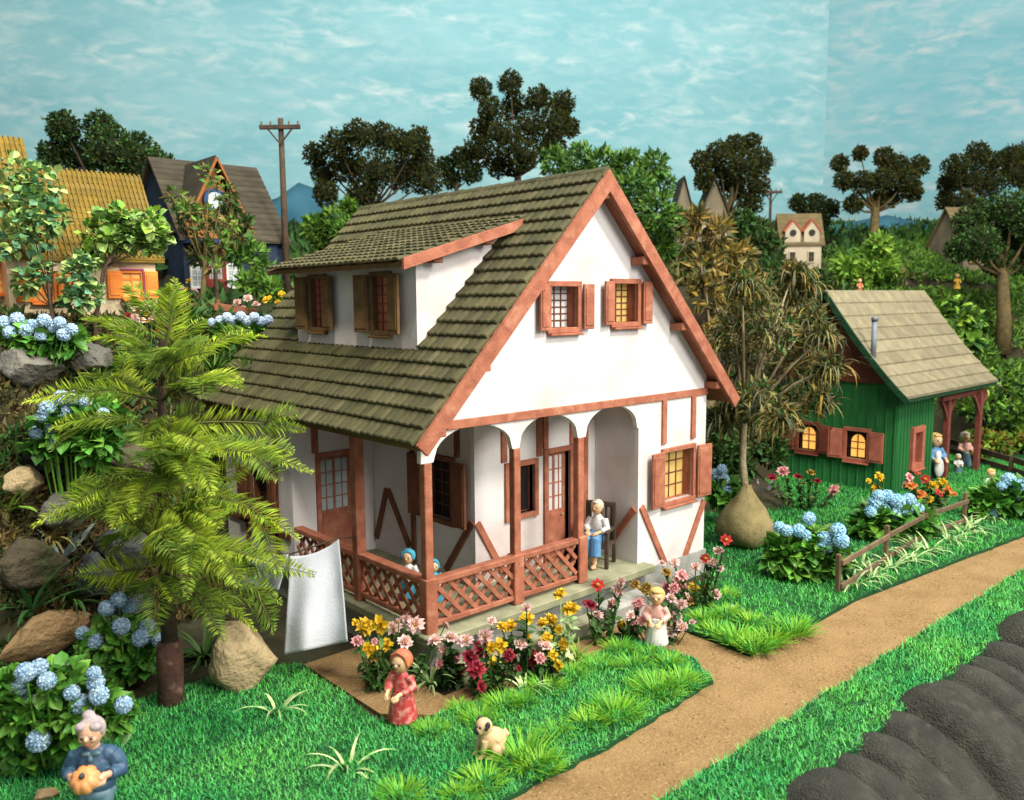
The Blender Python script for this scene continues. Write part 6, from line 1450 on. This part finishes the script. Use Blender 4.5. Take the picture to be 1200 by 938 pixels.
p = on_z(478, 652, 6.2); figurine('cyan hooded figurine on the porch behind the lattice corner', (p[0], p[1], 0.0), 7.2, -.9, HAIRB, C_WHITE, C_CYAN, bonnet=C_CYAN)
p = on_z(508, 664, 5.2); figurine('smaller cyan hooded figurine beside the porch corner post', (p[0], p[1], 0.0), 6.2, -.5, HAIRB, C_CYAN, C_CYAN, bonnet=C_CYAN)

# ---- old woman seated in a dark armchair on the porch
ch = thing('armchair', 'dark wooden armchair on the porch by the entry', 'chair', (36.0, 4.4, 0), -1.15)
for (x, y) in ((-2.2, -1.9), (2.2, -1.9), (-2.2, 2.0), (2.2, 2.0)): MB().box((x - .28, y - .28, 0), (x + .28, y + .28, 5.6 if y < 0 else 9.6), .06).build('leg', DTIM, ch)
MB().box((-2.5, -2.2, 3.2), (2.5, 2.2, 3.7), .1).build('seat', DTIM, ch)
for k in range(5): MB().box((-1.75 + k * .87 - .18, 1.9, 3.7), (-1.75 + k * .87 + .18, 2.15, 9.2), .05).build('slat', DTIM, ch)
MB().box((-2.5, 1.75, 9.0), (2.5, 2.25, 9.8), .12).build('top_rail', DTIM, ch)
for s in (-1, 1): MB().box((s * 2.2 - .35, -2.3, 5.6), (s * 2.2 + .35, 2.0, 6.0), .1).build('armrest', DTIM, ch)
sw = thing('figurine', 'white haired seated woman figurine in white blouse and denim skirt', 'figurine', (36.0, 4.4, 3.7), -1.25)
hc = np.array([0, -.1, 5.6])
sh = [('b', hc, (.95, 1.0, 1.12)), ('b', hc + [0, -1, -.1], .2), ('t', [(0, .3, 3.6), (0, .1, 4.9)], [.5, .42]), ('b', (0, .4, 2.4), (1.15, .9, 1.7)), ('t', [(-.6, .2, .7), (-.75, -2.3, .75), (-.75, -2.6, -3.0)], [.7, .55, .38]), ('t', [(.6, .2, .7), (.75, -2.3, .75), (.75, -2.6, -3.0)], [.7, .55, .38]), ('b', (-.75, -3.0, -3.3), (.4, .75, .32)), ('b', (.75, -3.0, -3.3), (.4, .75, .32))]
for s in (-1, 1):
    sh.append(('t', [(s * 1.2, .3, 3.6), (s * 1.75, -.2, 2.2), (s * .9, -1.7, 1.9)], [.45, .4, .3])); sh += hand((s * .8, -1.8, 1.9), (-s * .5, -.7, -.1), (0, 0, 1), .13, mirror=s)
sculpt('body', sh, SKINY, sw, .1)
sl = [('b', (0, .4, 2.5), (1.4, 1.15, 1.8)), ('t', [(0, .3, 3.5), (0, .2, 4.4)], [.9, .6])] + [('t', [(s * 1.1, .3, 3.7), (s * 1.75, -.15, 2.3), (s * 1.2, -1.2, 2.0)], [.66, .6, .5]) for s in (-1, 1)]
sculpt('blouse', sl, C_WHITE, sw, .12)
sculpt('skirt', [('b', (0, 0, .9), (1.6, 1.4, .95)), ('t', [(-.6, -.2, .95), (-.8, -2.4, .85), (-.85, -2.65, -1.6)], [1.0, .95, 1.0]), ('t', [(.6, -.2, .95), (.8, -2.4, .85), (.85, -2.65, -1.6)], [1.0, .95, 1.0])], C_SKY, sw, .12)
sculpt('hair', [('b', hc + [0, .25, .25], (1.06, 1.0, 1.02)), ('b', hc + [0, .9, .5], (.6, .5, .55)), ('b', hc + [0, -.5, .85], (.6, .4, .3))], HAIRW, sw, .1)
face(sw, hc, 1.0)

# ---- pug
FAWN = mat('fawn_glaze', (0.62, 0.44, 0.24), (0.52, 0.34, 0.16), 60, 0.5, spec=.35, dirt=(.68, .58, .42), dscale=60)
pg = thing('dog_figurine', 'sitting fawn pug figurine with black face on the front turf', 'dog', on_z(572, 884, -4.6), -1.75)
sculpt('body', [('b', (0, .75, 1.35), (1.15, 1.3, 1.35)), ('b', (0, -.15, 1.9), (.95, .85, 1.2)), ('b', (0, -.45, 3.2), (.92, .88, .85)), ('b', (0, -1.05, 2.95), (.62, .5, .5)), ('t', [(0, -.1, 2.3), (0, -.35, 3.0)], [.75, .7]),
                ('t', [(-.5, -.65, 1.9), (-.52, -.85, .9), (-.52, -.95, .15)], [.40, .30, .26]), ('t', [(.5, -.65, 1.9), (.52, -.85, .9), (.52, -.95, .15)], [.40, .30, .26]), ('b', (-.52, -1.15, .18), (.30, .42, .2)), ('b', (.52, -1.15, .18), (.30, .42, .2)),
                ('b', (-.95, .65, .75), (.5, .85, .75)), ('b', (.95, .65, .75), (.5, .85, .75)), ('b', (-1.05, -.2, .2), (.33, .65, .22)), ('b', (1.05, -.2, .2), (.33, .65, .22)), ('t', [(0, 1.9, 1.2), (.25, 2.25, 1.7), (.0, 2.05, 2.15), (-.2, 1.85, 1.85)], [.26, .24, .2, .14])], FAWN, pg, .085, 3)
sculpt('muzzle', [('b', (0, -1.15, 2.92), (.55, .5, .42)), ('b', (0, -1.05, 3.25), (.35, .4, .3))], C_BLACK, pg, .07, 2)
for s in (-1, 1):
    sculpt('ear', [('b', (s * .82, -.45, 3.6), (.22, .3, .42)), ('b', (s * .92, -.65, 3.35), (.14, .22, .3))], C_BLACK, pg, .07, 2)
    sculpt('eye', [('b', (s * .45, -1.15, 3.4), (.16, .12, .16))], C_BLACK, pg, .05, 1)

# ---------------- drying rack with two white cloths beside the porch
CLOTH = mat('white_cloth', (0.44, 0.46, 0.49), (0.37, 0.40, 0.44), 20, 0.9, 0.3, 350, dirt=(0.42, 0.56, 0.56), dscale=9, dlo=.56, dhi=.78)
def cloth(label, tl, tr, br, bl, waves, amp, sag=.5, m=None):
    mb = MB(); nu, nv = 30, 34; V = []
    tl, tr, br, bl = [np.array(x, float) for x in (tl, tr, br, bl)]; o = tl
    nn = nrm(np.cross(tr - tl, bl - tl))
    for i in range(nv + 1):
        v = i / nv
        for j in range(nu + 1):
            u = j / nu; p = (tl * (1 - u) + tr * u) * (1 - v) + (bl * (1 - u) + br * u) * v
            w = amp * (.25 + v) * (math.sin(u * waves * 6.283 + 1 + v * .8) + .4 * noise.noise(Vector((u * 4, v * 3, amp))))
            V.append(p + nn * w - np.array([0, 0, sag * math.sin(math.pi * u) * (1 - v)]) - o)
    V = np.array(V); k = len(V); back = V + nn * .14
    F = [(i * (nu + 1) + j, i * (nu + 1) + j + 1, (i + 1) * (nu + 1) + j + 1, (i + 1) * (nu + 1) + j) for i in range(nv) for j in range(nu)]
    F2 = [tuple(x + k for x in f[::-1]) for f in F]
    rim = [j for j in range(nu + 1)] + [(i + 1) * (nu + 1) + nu for i in range(nv)] + [nv * (nu + 1) + j for j in range(nu - 1, -1, -1)] + [i * (nu + 1) for i in range(nv - 1, 0, -1)]
    R_ = [(rim[i], rim[i] + k, rim[(i + 1) % len(rim)] + k, rim[(i + 1) % len(rim)]) for i in range(len(rim))]
    mb.add(np.concatenate([V, back]), F + F2 + R_)
    ob = mb.build('cloth', m or CLOTH, None, True); place(ob, o); return tag(ob, label, 'cloth')
dc = depth_of(on_z(368, 790, -5))
cloth('white cloth panel hanging long beside the porch corner', at_depth(340, 652, dc), at_depth(397, 632, dc + 1), at_depth(408, 752, dc - 2.5), at_depth(331, 768, dc - 3), 1.3, .8, .7)
cloth('white cloth draped slack behind the pine tips', at_depth(268, 640, dc + 7), at_depth(338, 650, dc + 1), at_depth(330, 690, dc + 1), at_depth(272, 690, dc + 8), 1.5, .4, .6)
o0 = np.array([*at_depth(262, 640, dc + 8)[:2], -5.3]); o0[2] = gz(o0[0], o0[1])
rk = thing('clothesline', 'thin cord clothesline with dark post carrying two white cloths', 'clothesline', o0)
e2 = at_depth(262, 639, dc + 8) - o0; e1 = at_depth(339, 650, dc + 1.2) - o0; e0 = at_depth(397, 631, dc + 1.2) - o0; e3 = np.array([-.8, 16.5, 9.2]) - o0
MB().tube([e2, e1, e0, e3], .11, 6).build('cord', DTIM, rk, True)
MB().tube([(e2[0], e2[1], -1.5), e2 + [0, 0, .6]], .35, 8).build('post', DTIM, rk, True)
